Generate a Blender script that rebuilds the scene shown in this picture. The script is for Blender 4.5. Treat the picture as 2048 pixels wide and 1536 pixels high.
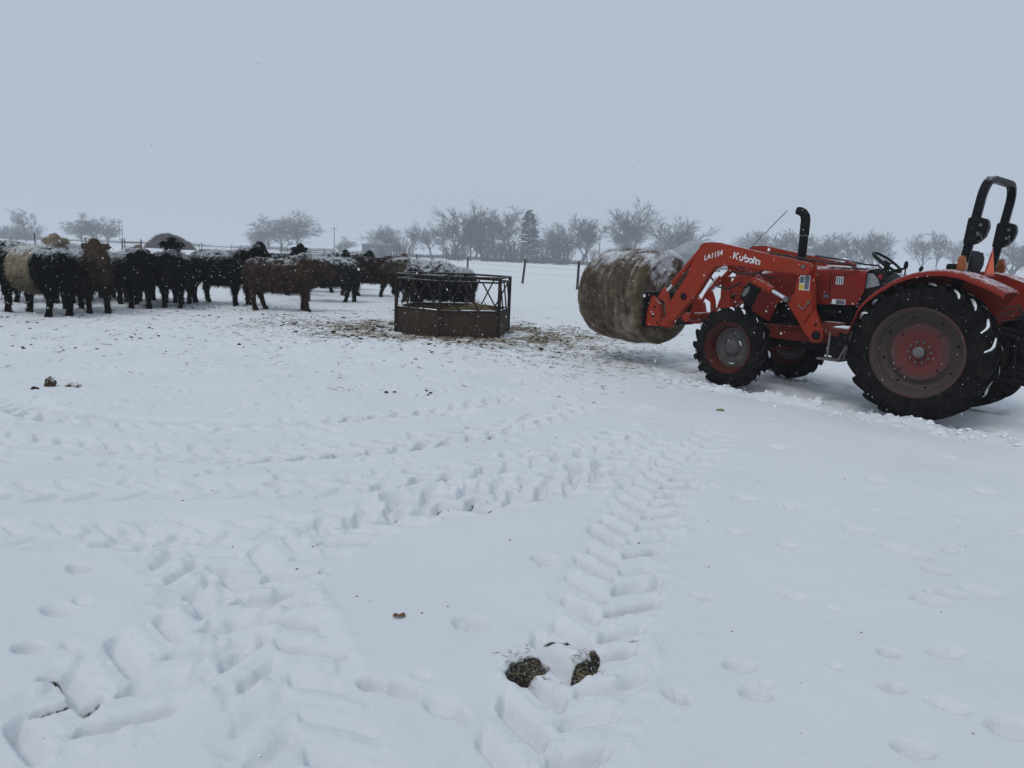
import bpy, bmesh, math, random
import numpy as np
from mathutils import Vector, Matrix, noise as mnoise

for o in list(bpy.data.objects):
    bpy.data.objects.remove(o)
SC = bpy.context.scene
COL = SC.collection
R = math.radians

# ------------------------------------------------------------------ camera
PITCH, ROLL, EYE = R(9.91), R(2.44), 1.622
_f = Vector((0, math.cos(PITCH), -math.sin(PITCH)))
_u0 = Vector((0, math.sin(PITCH), math.cos(PITCH)))
_r0 = Vector((1, 0, 0))
_r = _r0 * math.cos(ROLL) + _u0 * math.sin(ROLL)
_u = _u0 * math.cos(ROLL) - _r0 * math.sin(ROLL)
cam = bpy.data.cameras.new('camera')
cam.sensor_width = 36.0
cam.lens = 36.0 * 1504.0 / 2048.0
cam.clip_start = 0.05
cam.clip_end = 6000
camo = bpy.data.objects.new('camera', cam)
COL.objects.link(camo)
camo.matrix_world = Matrix(((_r.x, _u.x, -_f.x, 0), (_r.y, _u.y, -_f.y, 0), (_r.z, _u.z, -_f.z, EYE), (0, 0, 0, 1)))
SC.camera = camo

# ------------------------------------------------------------------ sky, sun, exposure
SUN_EL, SUN_AZ = R(57), R(218)          # a high sun lost behind the cloud deck
w = bpy.data.worlds.new('World')
SC.world = w
w.use_nodes = True
nt = w.node_tree
nt.nodes.clear()
out = nt.nodes.new('ShaderNodeOutputWorld')
sky = nt.nodes.new('ShaderNodeTexSky')
sky.sky_type = 'NISHITA'
sky.sun_disc = False
sky.sun_elevation = SUN_EL
sky.sun_rotation = SUN_AZ
sky.dust_density = 6.0
b1 = nt.nodes.new('ShaderNodeBackground')
b1.inputs['Strength'].default_value = 0.08
nt.links.new(sky.outputs[0], b1.inputs['Color'])
b2 = nt.nodes.new('ShaderNodeBackground')       # the closed overcast deck, even all round
b2.inputs['Color'].default_value = (0.448, 0.518, 0.612, 1)
b2.inputs['Strength'].default_value = 1.0
mx = nt.nodes.new('ShaderNodeMixShader')
mx.inputs[0].default_value = 0.94
nt.links.new(b1.outputs[0], mx.inputs[1])
nt.links.new(b2.outputs[0], mx.inputs[2])
nt.links.new(mx.outputs[0], out.inputs['Surface'])

sl = bpy.data.lights.new('sun', 'SUN')
sl.energy = 0.76
sl.angle = R(22)
sl.color = (1.0, 0.985, 0.96)
so = bpy.data.objects.new('sun', sl)
COL.objects.link(so)
_d = Vector((math.sin(SUN_AZ) * math.cos(SUN_EL), math.cos(SUN_AZ) * math.cos(SUN_EL), math.sin(SUN_EL)))
so.rotation_euler = _d.to_track_quat('Z', 'Y').to_euler()
so.location = (0, 0, 40)

vs = SC.view_settings
vs.view_transform = 'Standard'
vs.look = 'None'
vs.exposure = 0.05
vs.gamma = 1.0
vs.use_curve_mapping = False
cy = SC.cycles
cy.use_denoising = True
cy.max_bounces = 7
cy.diffuse_bounces = 3
cy.glossy_bounces = 3
cy.transmission_bounces = 4
cy.volume_bounces = 1
cy.sample_clamp_indirect = 4.0

# ------------------------------------------------------------------ helpers
def prop(o, label=None, cat=None, group=None, kind=None):
    if label: o['label'] = label
    if cat: o['category'] = cat
    if group: o['group'] = group
    if kind: o['kind'] = kind
    return o

def empty(name, loc=(0, 0, 0), rz=0.0, parent=None):
    o = bpy.data.objects.new(name, None)
    o.empty_display_size = 0.2
    o.location = loc
    o.rotation_euler = (0, 0, rz)
    COL.objects.link(o)
    if parent: o.parent = parent
    return o

def link(name, me, parent=None, loc=(0, 0, 0), rot=(0, 0, 0)):
    o = bpy.data.objects.new(name, me)
    o.location = loc
    o.rotation_euler = rot
    COL.objects.link(o)
    if parent: o.parent = parent
    return o

def np_mesh(name, v, f, mat=None, smooth=True, attrs=None):
    """mesh from numpy vertices and a face array (all faces of one size)"""
    v = np.asarray(v, np.float32)
    f = np.asarray(f, np.int32)
    me = bpy.data.meshes.new(name)
    n, k = f.shape
    me.vertices.add(len(v)); me.vertices.foreach_set('co', v.ravel())
    me.loops.add(n * k); me.loops.foreach_set('vertex_index', f.ravel())
    me.polygons.add(n); me.polygons.foreach_set('loop_start', np.arange(0, n * k, k, dtype=np.int32))
    me.polygons.foreach_set('use_smooth', np.full(n, smooth))
    me.update(calc_edges=True)
    for a, val in (attrs or {}).items():
        val = np.asarray(val, np.float32)
        if val.ndim == 1:
            at = me.attributes.new(a, 'FLOAT', 'POINT'); at.data.foreach_set('value', val)
        else:
            at = me.attributes.new(a, 'FLOAT_COLOR', 'POINT')
            at.data.foreach_set('color', np.c_[val, np.ones(len(val), np.float32)].astype(np.float32).ravel())
    if mat: me.materials.append(mat)
    return me

class MB:
    """collects simple solids; build() links them as one mesh object"""
    def __init__(s): s.v = []; s.f = []
    def add(s, v, f):
        o = len(s.v); s.v += [tuple(p) for p in v]; s.f += [tuple(i + o for i in q) for q in f]; return s
    def box(s, a, b):
        x0, y0, z0 = a; x1, y1, z1 = b
        return s.add([(x0, y0, z0), (x1, y0, z0), (x1, y1, z0), (x0, y1, z0), (x0, y0, z1), (x1, y0, z1), (x1, y1, z1), (x0, y1, z1)],
                     [(0, 3, 2, 1), (4, 5, 6, 7), (0, 1, 5, 4), (1, 2, 6, 5), (2, 3, 7, 6), (3, 0, 4, 7)])
    def prism(s, poly, y0, y1):
        """polygon in x,z pushed from y0 to y1"""
        n = len(poly)
        area = sum(poly[i][0] * poly[(i + 1) % n][1] - poly[(i + 1) % n][0] * poly[i][1] for i in range(n))
        if area < 0: poly = poly[::-1]
        y0, y1 = min(y0, y1), max(y0, y1)
        v = [(x, y0, z) for x, z in poly] + [(x, y1, z) for x, z in poly]
        f = [tuple(range(n)), tuple(range(2 * n - 1, n - 1, -1))]
        f += [(i, i + n, (i + 1) % n + n, (i + 1) % n) for i in range(n)]
        return s.add(v, f)
    def tube(s, pts, rad, n=10, cap=True):
        pts = [Vector(p) for p in pts]
        if not hasattr(rad, '__len__'): rad = [rad] * len(pts)
        v, f = [], []
        prev = None
        for i, p in enumerate(pts):
            t = (pts[min(i + 1, len(pts) - 1)] - pts[max(i - 1, 0)]).normalized()
            if prev is None:
                a = Vector((0, 0, 1)) if abs(t.z) < 0.9 else Vector((1, 0, 0))
                prev = t.cross(a).normalized()
            prev = (prev - t * prev.dot(t)).normalized()
            q = t.cross(prev)
            for k in range(n):
                an = 2 * math.pi * k / n
                v.append(p + (prev * math.cos(an) + q * math.sin(an)) * rad[i])
        for i in range(len(pts) - 1):
            for k in range(n):
                a, b = i * n + k, i * n + (k + 1) % n
                f.append((a, b, b + n, a + n))
        if cap:
            f.append(tuple(range(n - 1, -1, -1)))
            f.append(tuple(range((len(pts) - 1) * n, len(pts) * n)))
        return s.add(v, f)
    def lathe(s, prof, n=48, c=(0, 0, 0), close=False):
        """profile of (radius, y) turned round the y axis"""
        m = len(prof)
        v = []
        for i in range(n):
            a = 2 * math.pi * i / n
            v += [(c[0] + r * math.cos(a), c[1] + y, c[2] + r * math.sin(a)) for r, y in prof]
        f = []
        for i in range(n):
            j = (i + 1) % n
            for k in range(m if close else m - 1):
                k2 = (k + 1) % m
                f.append((i * m + k, j * m + k, j * m + k2, i * m + k2))
        return s.add(v, f)
    def build(s, name, mat, parent=None, loc=(0, 0, 0), rot=(0, 0, 0), bevel=0, seg=2, angle=35, flip=False):
        me = s.mesh(name, mat, bevel, seg, angle)
        return link(name, me, parent, loc, rot)
    def mesh(s, name, mat, bevel=0, seg=2, angle=35):
        me = bpy.data.meshes.new(name)
        me.from_pydata(s.v, [], s.f)
        bm = bmesh.new(); bm.from_mesh(me)
        bmesh.ops.recalc_face_normals(bm, faces=bm.faces)
        if bevel:
            ed = [e for e in bm.edges if len(e.link_faces) == 2 and e.calc_face_angle(0) > R(28)]
            bmesh.ops.bevel(bm, geom=ed, offset=bevel, segments=seg, affect='EDGES', clamp_overlap=True)
        bm.to_mesh(me); bm.free()
        me.polygons.foreach_set('use_smooth', [True] * len(me.polygons))
        me.set_sharp_from_angle(angle=R(angle))
        me.materials.append(mat)
        return me

# ------------------------------------------------------------------ materials
class N:
    def __init__(s, name):
        s.m = bpy.data.materials.new(name); s.m.use_nodes = True
        s.t = s.m.node_tree; s.t.nodes.clear()
        s.out = s.t.nodes.new('ShaderNodeOutputMaterial')
        s.b = s.t.nodes.new('ShaderNodeBsdfPrincipled')
        s.t.links.new(s.b.outputs[0], s.out.inputs[0])
    def n(s, kind, **kw):
        q = s.t.nodes.new('ShaderNode' + kind)
        for k, v in kw.items(): setattr(q, k, v)
        return q
    def l(s, a, b): s.t.links.new(a, b)
    def noise(s, scale, detail=4, rough=0.6, vec=None, dist=0.0):
        q = s.n('TexNoise'); q.inputs['Scale'].default_value = scale; q.inputs['Detail'].default_value = detail
        q.inputs['Roughness'].default_value = rough; q.inputs['Distortion'].default_value = dist
        if vec is None: vec = s.n('TexCoord').outputs['Object']
        s.l(vec, q.inputs['Vector'])
        return q.outputs['Fac']
    def ramp(s, fac, stops):
        q = s.n('ValToRGB'); e = q.color_ramp.elements
        while len(e) < len(stops): e.new(0.5)
        for i, (p, c) in enumerate(stops):
            e[i].position = p; e[i].color = (c, c, c, 1) if not hasattr(c, '__len__') else (*c, 1)
        s.l(fac, q.inputs['Fac'])
        return q.outputs['Color']
    def mix(s, fac, a, b):
        q = s.n('Mix'); q.data_type = 'RGBA'
        for sock, val in ((q.inputs[0], fac), (q.inputs[6], a), (q.inputs[7], b)):
            if hasattr(val, 'is_linked'): s.l(val, sock)
            elif hasattr(val, '__len__'): sock.default_value = (*val, 1)
            else: sock.default_value = val
        return q.outputs[2]
    def math(s, op, a, b=None, clamp=False):
        q = s.n('Math'); q.operation = op; q.use_clamp = clamp
        for i, val in enumerate((a, b)):
            if val is None: continue
            if hasattr(val, 'is_linked'): s.l(val, q.inputs[i])
            else: q.inputs[i].default_value = val
        return q.outputs[0]
    def attr(s, name, out='Fac'):
        q = s.n('Attribute'); q.attribute_name = name
        return q.outputs[out]
    def up(s):
        g = s.n('NewGeometry'); x = s.n('SeparateXYZ'); s.l(g.outputs['Normal'], x.inputs[0]); return x.outputs[2]
    def bump(s, h, strength=0.3, dist=0.02):
        q = s.n('Bump'); q.inputs['Strength'].default_value = strength; q.inputs['Distance'].default_value = dist
        s.l(h, q.inputs['Height']); s.l(q.outputs[0], s.b.inputs['Normal'])
    def set(s, color=None, rough=None, metal=None, spec=None):
        for k, v in (('Base Color', color), ('Roughness', rough), ('Metallic', metal), ('Specular IOR Level', spec)):
            if v is None: continue
            if hasattr(v, 'is_linked'): s.l(v, s.b.inputs[k])
            elif hasattr(v, '__len__'): s.b.inputs[k].default_value = (*v, 1)
            else: s.b.inputs[k].default_value = v
        return s

SNOW = (0.84, 0.87, 0.90)

def mat_paint(name, col, dust=(0.085, 0.066, 0.055), amount=0.28, rough=0.48, snow=True, scale=3.0):
    m = N(name)
    n1 = m.noise(scale, 6, 0.65)
    n2 = m.noise(scale * 9, 4, 0.7)
    k = m.ramp(m.math('ADD', m.math('MULTIPLY', n1, 0.7), m.math('MULTIPLY', n2, 0.3)), [(0.42, 0.0), (0.72, amount)])
    tone = m.mix(m.ramp(m.noise(1.3, 3), [(0.3, 0.0), (0.7, 1.0)]), tuple(c * 0.82 for c in col), col)
    c = m.mix(k, tone, dust)
    if snow:   # thin settled snow on level tops only
        s = m.math('MULTIPLY', m.ramp(m.up(), [(0.72, 0.0), (0.95, 1.0)]), m.ramp(m.noise(16, 6, 0.75), [(0.42, 0.0), (0.60, 0.85)]))
        c = m.mix(s, c, SNOW)
    m.set(c, m.ramp(k, [(0.0, rough), (0.4, 0.75)]), 0.0, 0.13)
    m.bump(n2, 0.08, 0.004)
    return m.m

def mat_simple(name, col, rough=0.6, metal=0.0, var=0.25, scale=8, bump=0.0, spec=0.4):
    m = N(name)
    k = m.ramp(m.noise(scale, 5, 0.65), [(0.3, 0.0), (0.7, 1.0)])
    m.set(m.mix(k, tuple(c * (1 - var) for c in col), tuple(min(1, c * (1 + var)) for c in col)), rough, metal, spec)
    if bump: m.bump(m.noise(scale * 5, 5, 0.7), bump, 0.01)
    return m.m

RED = (0.50, 0.050, 0.016)
M = {}
M['red'] = mat_paint('loader_paint', (0.31, 0.030, 0.011))
M['hood'] = mat_paint('hood_paint', (0.22, 0.017, 0.009), rough=0.42)
M['red_old'] = mat_paint('weathered_red', (0.15, 0.02, 0.012), dust=(0.05, 0.038, 0.03), amount=0.7, rough=0.6)
M['black'] = mat_paint('black_paint', (0.007, 0.007, 0.0075), dust=(0.03, 0.027, 0.024), amount=0.3, rough=0.5)
M['blackmetal'] = mat_simple('dark_greasy_metal', (0.007, 0.0065, 0.006), 0.7, 0.0, 0.5, 10, 0.3, 0.15)
M['rops'] = mat_paint('roll_bar_paint', (0.006, 0.0065, 0.008), dust=(0.02, 0.02, 0.02), amount=0.2, rough=0.4)
M['rubber_plain'] = mat_simple('tyre_rubber', (0.0042, 0.0042, 0.0045), 0.85, 0.0, 0.5, 14, 0.25, 0.10)
M['chrome'] = mat_simple('chrome_rod', (0.72, 0.73, 0.75), 0.22, 0.9, 0.05, 10)
M['plastic'] = mat_simple('black_plastic', (0.0065, 0.0065, 0.007), 0.6, 0.0, 0.2, 8, 0, 0.2)
M['hose'] = mat_simple('hydraulic_hose', (0.008, 0.008, 0.008), 0.5, 0.0, 0.2, 8)
M['white'] = mat_simple('decal_white', (0.70, 0.71, 0.72), 0.5, 0.0, 0.05, 20)
M['decal_grey'] = mat_simple('decal_grey', (0.10, 0.11, 0.13), 0.5, 0.0, 0.4, 60)
M['decal_yellow'] = mat_simple('decal_yellow', (0.55, 0.38, 0.03), 0.5, 0.0, 0.1, 30)
M['amber'] = mat_simple('amber_lens', (0.28, 0.075, 0.018), 0.3, 0.0, 0.3, 10)
M['orange'] = mat_simple('fluorescent_orange', (0.85, 0.13, 0.03), 0.6, 0.0, 0.05, 10)
M['redknob'] = mat_simple('red_plastic', (0.35, 0.015, 0.02), 0.4, 0.0, 0.1, 10)
M['lens'] = mat_simple('lamp_lens', (0.22, 0.23, 0.24), 0.12, 0.0, 0.3, 12)
M['steel'] = mat_simple('bare_steel', (0.16, 0.15, 0.145), 0.5, 0.6, 0.3, 15)
def mat_snow_plain(name):
    m = N(name); m.set(SNOW, 0.75, 0, 0.2); m.bump(m.noise(60, 5, 0.7), 0.4, 0.01); return m.m
M['snow'] = mat_snow_plain('packed_snow')
def mat_rim():
    m = N('dusty_wheel_paint')
    tc = m.n('TexCoord'); sp = m.n('SeparateXYZ'); m.l(tc.outputs['Object'], sp.inputs[0])
    r2 = m.math('SQRT', m.math('ADD', m.math('POWER', sp.outputs[0], 2.0), m.math('POWER', sp.outputs[2], 2.0)))
    nn = m.math('MULTIPLY', m.math('SUBTRACT', m.noise(5, 5, 0.7), 0.5), 0.16)
    rr = m.math('ADD', r2, nn)
    dirt = m.ramp(rr, [(0.19, 0.45), (0.27, 0.70), (0.32, 0.97), (0.47, 0.97), (0.52, 0.55)])
    c = m.mix(dirt, (0.18, 0.013, 0.011), (0.058, 0.046, 0.042))
    m.set(c, 0.75, 0, 0.25)
    m.bump(m.noise(40, 4, 0.7), 0.1, 0.005)
    return m.m
M['rim'] = mat_rim()
def mat_rubber():
    m = N('tyre_rubber_dusty')
    k = m.ramp(m.noise(6, 6, 0.75), [(0.40, 0.0), (0.75, 1.0)])
    c = m.mix(k, (0.0038, 0.0038, 0.0042), (0.020, 0.017, 0.0155))
    sn = m.ramp(m.noise(48, 4, 0.75), [(0.665, 0.0), (0.72, 0.8)])
    m.set(m.mix(sn, c, SNOW), 0.88, 0, 0.10); m.bump(m.noise(60, 4, 0.7), 0.25, 0.006)
    return m.m
M['rubber'] = mat_rubber()
M['front_rim'] = mat_paint('front_rim_paint', (0.075, 0.012, 0.009), dust=(0.050, 0.038, 0.034), amount=1.0, rough=0.7, snow=False, scale=5)
# ------------------------------------------------------------------ snow ground
rng = np.random.default_rng(11)
GX0, GX1, GY0, GY1, GS = -13.0, 10.0, 0.5, 27.0, 0.0125
gw, gh = int((GX1 - GX0) / GS) + 1, int((GY1 - GY0) / GS) + 1
H = np.zeros((gh, gw), np.float32)          # snow height
DIRT = np.zeros((gh, gw), np.float32)       # bare soil and grass showing
LUG = np.zeros((gh, gw), np.float32)

def fnoise(shape, step, wl, seed, octaves=4, gain=0.5):
    """smooth value noise made by cubic-ish interpolation of random lattices"""
    r = np.random.default_rng(seed)
    out = np.zeros(shape, np.float32); amp = 1.0
    for _ in range(octaves):
        ny, nx = int(shape[0] * step / wl) + 4, int(shape[1] * step / wl) + 4
        g = r.uniform(-1, 1, (ny, nx)).astype(np.float32)
        ty = np.arange(shape[0], dtype=np.float32) * step / wl; tx = np.arange(shape[1], dtype=np.float32) * step / wl
        iy = ty.astype(int); ix = tx.astype(int); fy = ty - iy; fx = tx - ix
        fy = fy * fy * (3 - 2 * fy); fx = fx * fx * (3 - 2 * fx)
        a = g[iy][:, ix]; b = g[iy][:, ix + 1]; c = g[iy + 1][:, ix]; d = g[iy + 1][:, ix + 1]
        out += amp * ((a * (1 - fx) + b * fx) * (1 - fy)[:, None] + (c * (1 - fx) + d * fx) * fy[:, None])
        amp *= gain; wl *= 0.5
    return out

N_BIG = fnoise(H.shape, GS, 2.6, 1, 3)
N_MID = fnoise(H.shape, GS, 0.45, 2, 3)
N_FINE = fnoise(H.shape, GS, 0.11, 3, 2)
N_CRUMB = fnoise(H.shape, GS, 0.05, 4, 1)
gx = GX0 + np.arange(gw) * GS
gy = GY0 + np.arange(gh) * GS

def sst(a, b, x):
    t = np.clip((x - a) / (b - a), 0, 1); return t * t * (3 - 2 * t)

def window(x0, x1, y0, y1):
    i0, i1 = max(0, int((x0 - GX0) / GS)), min(gw, int((x1 - GX0) / GS) + 2)
    j0, j1 = max(0, int((y0 - GY0) / GS)), min(gh, int((y1 - GY0) / GS) + 2)
    return i0, i1, j0, j1

H += N_BIG * 0.018 + N_MID * 0.006 + N_FINE * 0.0016
# ground trampled by the herd: rougher towards the cattle and the feeder
GXX, GYY = np.meshgrid(gx, gy)
tramp = sst(7.5, 12.5, GYY) * (1 - 0.75 * sst(2.0, 5.0, GXX))
tramp = np.maximum(tramp, sst(2.6, 1.2, np.hypot(GXX + 1.2, GYY - 15.1) - 1.2))
H += tramp * (N_MID * 0.012 + N_FINE * 0.010)

# --- tyre tracks: pressed bed, chevron lug marks, pushed-up edges
def track(pts, width=0.5, pitch=0.215, lug=0.05, bed=0.012, sgn=1, seed=0, fade=(0, 0), keep=0.45):
    lug *= 2.3
    P = np.array(pts, float)
    d = np.r_[0, np.cumsum(np.hypot(*np.diff(P, axis=0).T))]
    n = int(d[-1] / 0.03)
    t = np.linspace(0, d[-1], n)
    def sm(v):     # rounded polyline
        q = np.interp(t, d, v); k = 31
        return np.convolve(np.pad(q, k // 2, mode='edge'), np.hanning(k) / np.hanning(k).sum(), 'valid')
    C = np.c_[sm(P[:, 0]), sm(P[:, 1])]
    T = np.gradient(C, axis=0); T /= np.linalg.norm(T, axis=1)[:, None]
    m = width * 0.5 + 0.25
    i0, i1, j0, j1 = window(C[:, 0].min() - m, C[:, 0].max() + m, C[:, 1].min() - m, C[:, 1].max() + m)
    if i1 <= i0 or j1 <= j0: return
    X, Y = GXX[j0:j1, i0:i1], GYY[j0:j1, i0:i1]
    best = np.full(X.shape, 1e9, np.float32); S = np.zeros(X.shape, np.float32); U = np.zeros(X.shape, np.float32)
    step = 2
    for k in range(0, n, step):
        a0, a1 = int((C[k, 0] - m - GX0) / GS) - i0, int((C[k, 0] + m - GX0) / GS) - i0
        c0, c1 = int((C[k, 1] - m - GY0) / GS) - j0, int((C[k, 1] + m - GY0) / GS) - j0
        a0, c0 = max(a0, 0), max(c0, 0)
        if a1 <= a0 or c1 <= c0: continue
        sl_ = (slice(c0, c1), slice(a0, a1))
        dx, dy = X[sl_] - C[k, 0], Y[sl_] - C[k, 1]
        al = dx * T[k, 0] + dy * T[k, 1]
        lat = -dx * T[k, 1] + dy * T[k, 0]
        dd = al * al + 0.02 * lat * lat
        mk = (dd < best[sl_]) & (np.abs(al) < 0.10)
        best[sl_] = np.where(mk, dd, best[sl_]); S[sl_] = np.where(mk, t[k] + al, S[sl_]); U[sl_] = np.where(mk, lat, U[sl_])
    ok = best < 1e8
    hw = width / 2
    wob = N_MID[j0:j1, i0:i1]
    fin = N_FINE[j0:j1, i0:i1]
    u = (U + wob * 0.016 + fin * 0.010) / hw
    au = np.abs(u)
    ph = (S + sgn * (au ** 1.15) * 0.20 + wob * 0.022 + fin * 0.012 + np.where(u > 0, 0.5, 0.0) * pitch) / pitch
    fr = ph - np.floor(ph)
    cell = np.floor(ph).astype(int) * 2 + (u > 0)
    rr = np.random.default_rng(seed + 5).uniform(0.4, 1.15, 4001)
    strength = rr[cell % 4001]
    jj = np.random.default_rng(seed + 9).uniform(0.0, 1.0, (3, 4001)); j0_ = jj[0][cell % 4001] * 0.16; j1_ = 0.42 + 0.28 * jj[1][cell % 4001]; jo = 0.72 + 0.34 * jj[2][cell % 4001]
    bar = sst(0.02 + j0_, 0.08 + j0_, fr) * sst(j1_ + j0_ * 0.4, 0.14 + j0_, fr)     # steep near edge, floor rising away from it
    inner = sst(0.02, 0.08, au) * sst(jo, jo - 0.12, au)
    along = sst(0, 0.3, S) * sst(0, 0.3, d[-1] - S) if fade == (0, 0) else sst(0, fade[0] + 0.01, S) * sst(0, fade[1] + 0.01, d[-1] - S)
    patch = keep + (1 - keep) * sst(-0.5, 0.25, N_BIG[j0:j1, i0:i1] + 0.6 * wob)
    press = bed * sst(1.25, 0.75, au + 0.12 * wob)
    berm = 0.006 * np.exp(-((au - 1.16) / 0.14) ** 2) * np.clip(0.4 + 1.6 * wob, 0, 2)
    hh = (-press - lug * bar * inner * strength * patch + berm + 0.006 * sst(0.62, 0.8, fr) * sst(1, .8, fr) * inner) * along
    # broken crumbs of snow thrown up inside the track
    hh += (0.014 * sst(0.25, 0.9, N_FINE[j0:j1, i0:i1]) + 0.012 * sst(0.45, 0.8, N_CRUMB[j0:j1, i0:i1])) * sst(1.35, 0.9, au) * along * patch * (1 - 0.8 * bar * inner)
    H[j0:j1, i0:i1] += np.where(ok, hh, 0)
    LUG[j0:j1, i0:i1] = np.maximum(LUG[j0:j1, i0:i1], np.where(ok, bar * inner * strength * patch * along, 0))

track([(0.10, 1.2), (0.12, 2.02), (0.16, 2.25), (0.24, 2.48), (0.36, 2.91), (0.51, 3.43), (0.63, 3.87), (0.82, 4.51), (1.05, 5.15), (1.45, 6.0), (1.94, 6.95), (2.3, 7.5)], 0.50, 0.23, 0.046, sgn=-1, seed=1, fade=(0.3, 2.0), keep=0.75)
track([(-1.55, 1.2), (-1.45, 1.97), (-1.43, 2.3), (-1.34, 2.77), (-1.27, 3.21), (-1.16, 3.68), (-0.93, 4.26), (-0.38, 4.75), (0.3, 5.11), (1.0, 5.7)], 0.58, 0.25, 0.046, sgn=-1, seed=2, keep=0.6)
track([(-5.5, 3.6), (-3.16, 3.88), (-2.78, 3.92), (-2.13, 4.0), (-1.49, 4.15), (-0.68, 4.61), (0.12, 5.08), (0.92, 5.77), (1.6, 6.6)], 0.46, 0.26, 0.038, sgn=1, seed=3, keep=0.4)
track([(-6.0, 4.0), (-3.48, 4.48), (-2.38, 4.79), (-1.4, 4.87), (-0.76, 5.13), (-0.07, 5.62), (0.79, 6.38), (1.4, 7.2)], 0.42, 0.26, 0.028, sgn=1, seed=4)
track([(-6.5, 7.2), (-4.7, 6.12), (-4.11, 5.87), (-3.17, 5.64), (-1.99, 5.58), (-1.27, 5.8), (-0.52, 6.33), (0.14, 7.03), (0.9, 8.2)], 0.44, 0.24, 0.040, sgn=1, seed=5)
track([(-9.0, 10.4), (-6.79, 8.54), (-5.12, 7.37), (-4.16, 6.62), (-3.2, 6.5), (-1.91, 6.65), (-0.85, 7.28), (0.2, 8.4)], 0.44, 0.24, 0.038, sgn=-1, seed=6)
track([(-0.42, 1.2), (-0.52, 1.98), (-0.70, 2.41), (-0.97, 2.92), (-1.24, 3.32), (-1.70, 3.80), (-2.4, 4.3)], 0.52, 0.24, 0.038, sgn=1, seed=7)
track([(-2.6, 1.6), (-2.9, 3.0), (-3.6, 4.6), (-4.6, 6.3)], 0.46, 0.24, 0.030, sgn=1, seed=8)
H = np.where(H < -0.075, -0.075 + (H + 0.075) * 0.4, H)      # frozen ground stops the tyres
# the tractor's own ruts
_F = np.array([math.cos(R(132.57)), math.sin(R(132.57))]); _L = np.array([-_F[1], _F[0]])
_B = np.array([4.993, 8.673])
for lat_, s0, s1 in ((0.74, -3.4, 0.1), (-0.74, -3.4, 0.1), (0.80, -0.2, 2.4), (-0.80, -0.2, 2.4)):
    track([tuple(_B + _F * s + _L * lat_) for s in np.linspace(s0, s1, 6)], 0.42, 0.22, 0.03, 0.03, seed=int(20 + lat_ * 10))

# --- hoof prints and boot prints
def prints(x, y, a, b, ang, depth, rim=0.25, soil=0.0):
    i0, i1, j0, j1 = window(x - 2.2 * a, x + 2.2 * a, y - 2.2 * a, y + 2.2 * a)
    if i1 <= i0 or j1 <= j0: return
    dx, dy = GXX[j0:j1, i0:i1] - x, GYY[j0:j1, i0:i1] - y
    c, s = math.cos(ang), math.sin(ang)
    q = np.hypot((dx * c + dy * s) / a, (-dx * s + dy * c) / b) + N_FINE[j0:j1, i0:i1] * 0.20 + N_MID[j0:j1, i0:i1] * 0.22
    soft = 0.12 + 0.95 * (0.5 + 0.5 * (0.9 * dy - 0.3 * dx * -1) / (np.hypot(dx, dy) + 1e-4)) ** 1.3      # steep near wall, sloping far wall
    H[j0:j1, i0:i1] += -depth * sst(0, 1, (1.05 - q) / np.clip(soft, 0.1, 2)) + depth * rim * np.exp(-((q - 1.22) / 0.20) ** 2)
    if soil: DIRT[j0:j1, i0:i1] = np.maximum(DIRT[j0:j1, i0:i1], soil * sst(0.85, 0.3, q + 0.35 * N_FINE[j0:j1, i0:i1]))

for k, (x, y) in enumerate([(1.45, 3.52), (2.87, 5.65), (3.61, 5.53), (1.67, 5.07), (1.94, 4.94), (2.24, 4.55), (1.65, 4.21), (2.32, 4.27), (2.39, 4.16), (2.63, 4.23), (2.37, 3.95), (2.31, 3.66), (2.14, 3.56), (2.49, 3.71), (1.41, 4.41), (0.99, 3.45), (0.98, 2.84), (0.99, 2.65), (1.67, 3.01), (1.92, 3.03), (1.54, 2.72), (1.71, 2.62), (1.88, 2.5), (1.43, 2.34), (0.22, 3.86), (-0.14, 3.13), (-0.19, 2.49), (-0.48, 2.62), (-0.36, 2.6), (0.66, 2.6), (-1.97, 3.08), (-1.88, 2.76), (-2.11, 3.52), (2.9, 3.4), (3.3, 4.6), (3.9, 6.5), (2.4, 6.6), (4.2, 5.8), (1.2, 6.6)]):
    a = rng.uniform(0.06, 0.10)
    an = rng.uniform(-0.7, 0.2)
    prints(x, y, a, a * rng.uniform(0.5, 0.75), an, rng.uniform(0.035, 0.060), 0.0)
    if rng.random() < 0.7:      # scuff beside the print
        prints(x + rng.normal(0, 0.07), y + rng.normal(0, 0.05), a * 0.6, a * 0.35, an + rng.normal(0, 0.5), rng.uniform(0.012, 0.03), 0.0)
for k in range(60):
    x, y = rng.uniform(-3.5, 4.8), rng.uniform(2.4, 8)
    if x < 0.9 and rng.random() < 0.6: continue
    prints(x, y, rng.uniform(0.03, 0.06), rng.uniform(0.02, 0.035), rng.uniform(0, 3), rng.uniform(0.006, 0.016), 0.1)
for k in range(520):        # older, half-filled prints between the tracks
    x, y = rng.uniform(-5.5, 1.6), rng.uniform(4.8, 10.5)
    a = rng.uniform(0.04, 0.085)
    prints(x, y, a, a * rng.uniform(0.5, 0.8), rng.uniform(0, 3.1), rng.uniform(0.012, 0.034), 0.25, soil=rng.choice([0, 0, 0, 0.3]))
for k in range(2400):       # herd
    y = 8.0 + 16.0 * rng.beta(1.6, 1.2)
    x = rng.uniform(-12.5, 3.5 if y > 11 else 1.0)
    if y < 11 and rng.random() < 0.55: continue
    a = rng.uniform(0.06, 0.11)
    prints(x, y, a, a * rng.uniform(0.6, 0.85), rng.uniform(0, 3.1), rng.uniform(0.02, 0.05), 0.3, soil=rng.choice([0, 0, 0.25, 0.7]))
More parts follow.
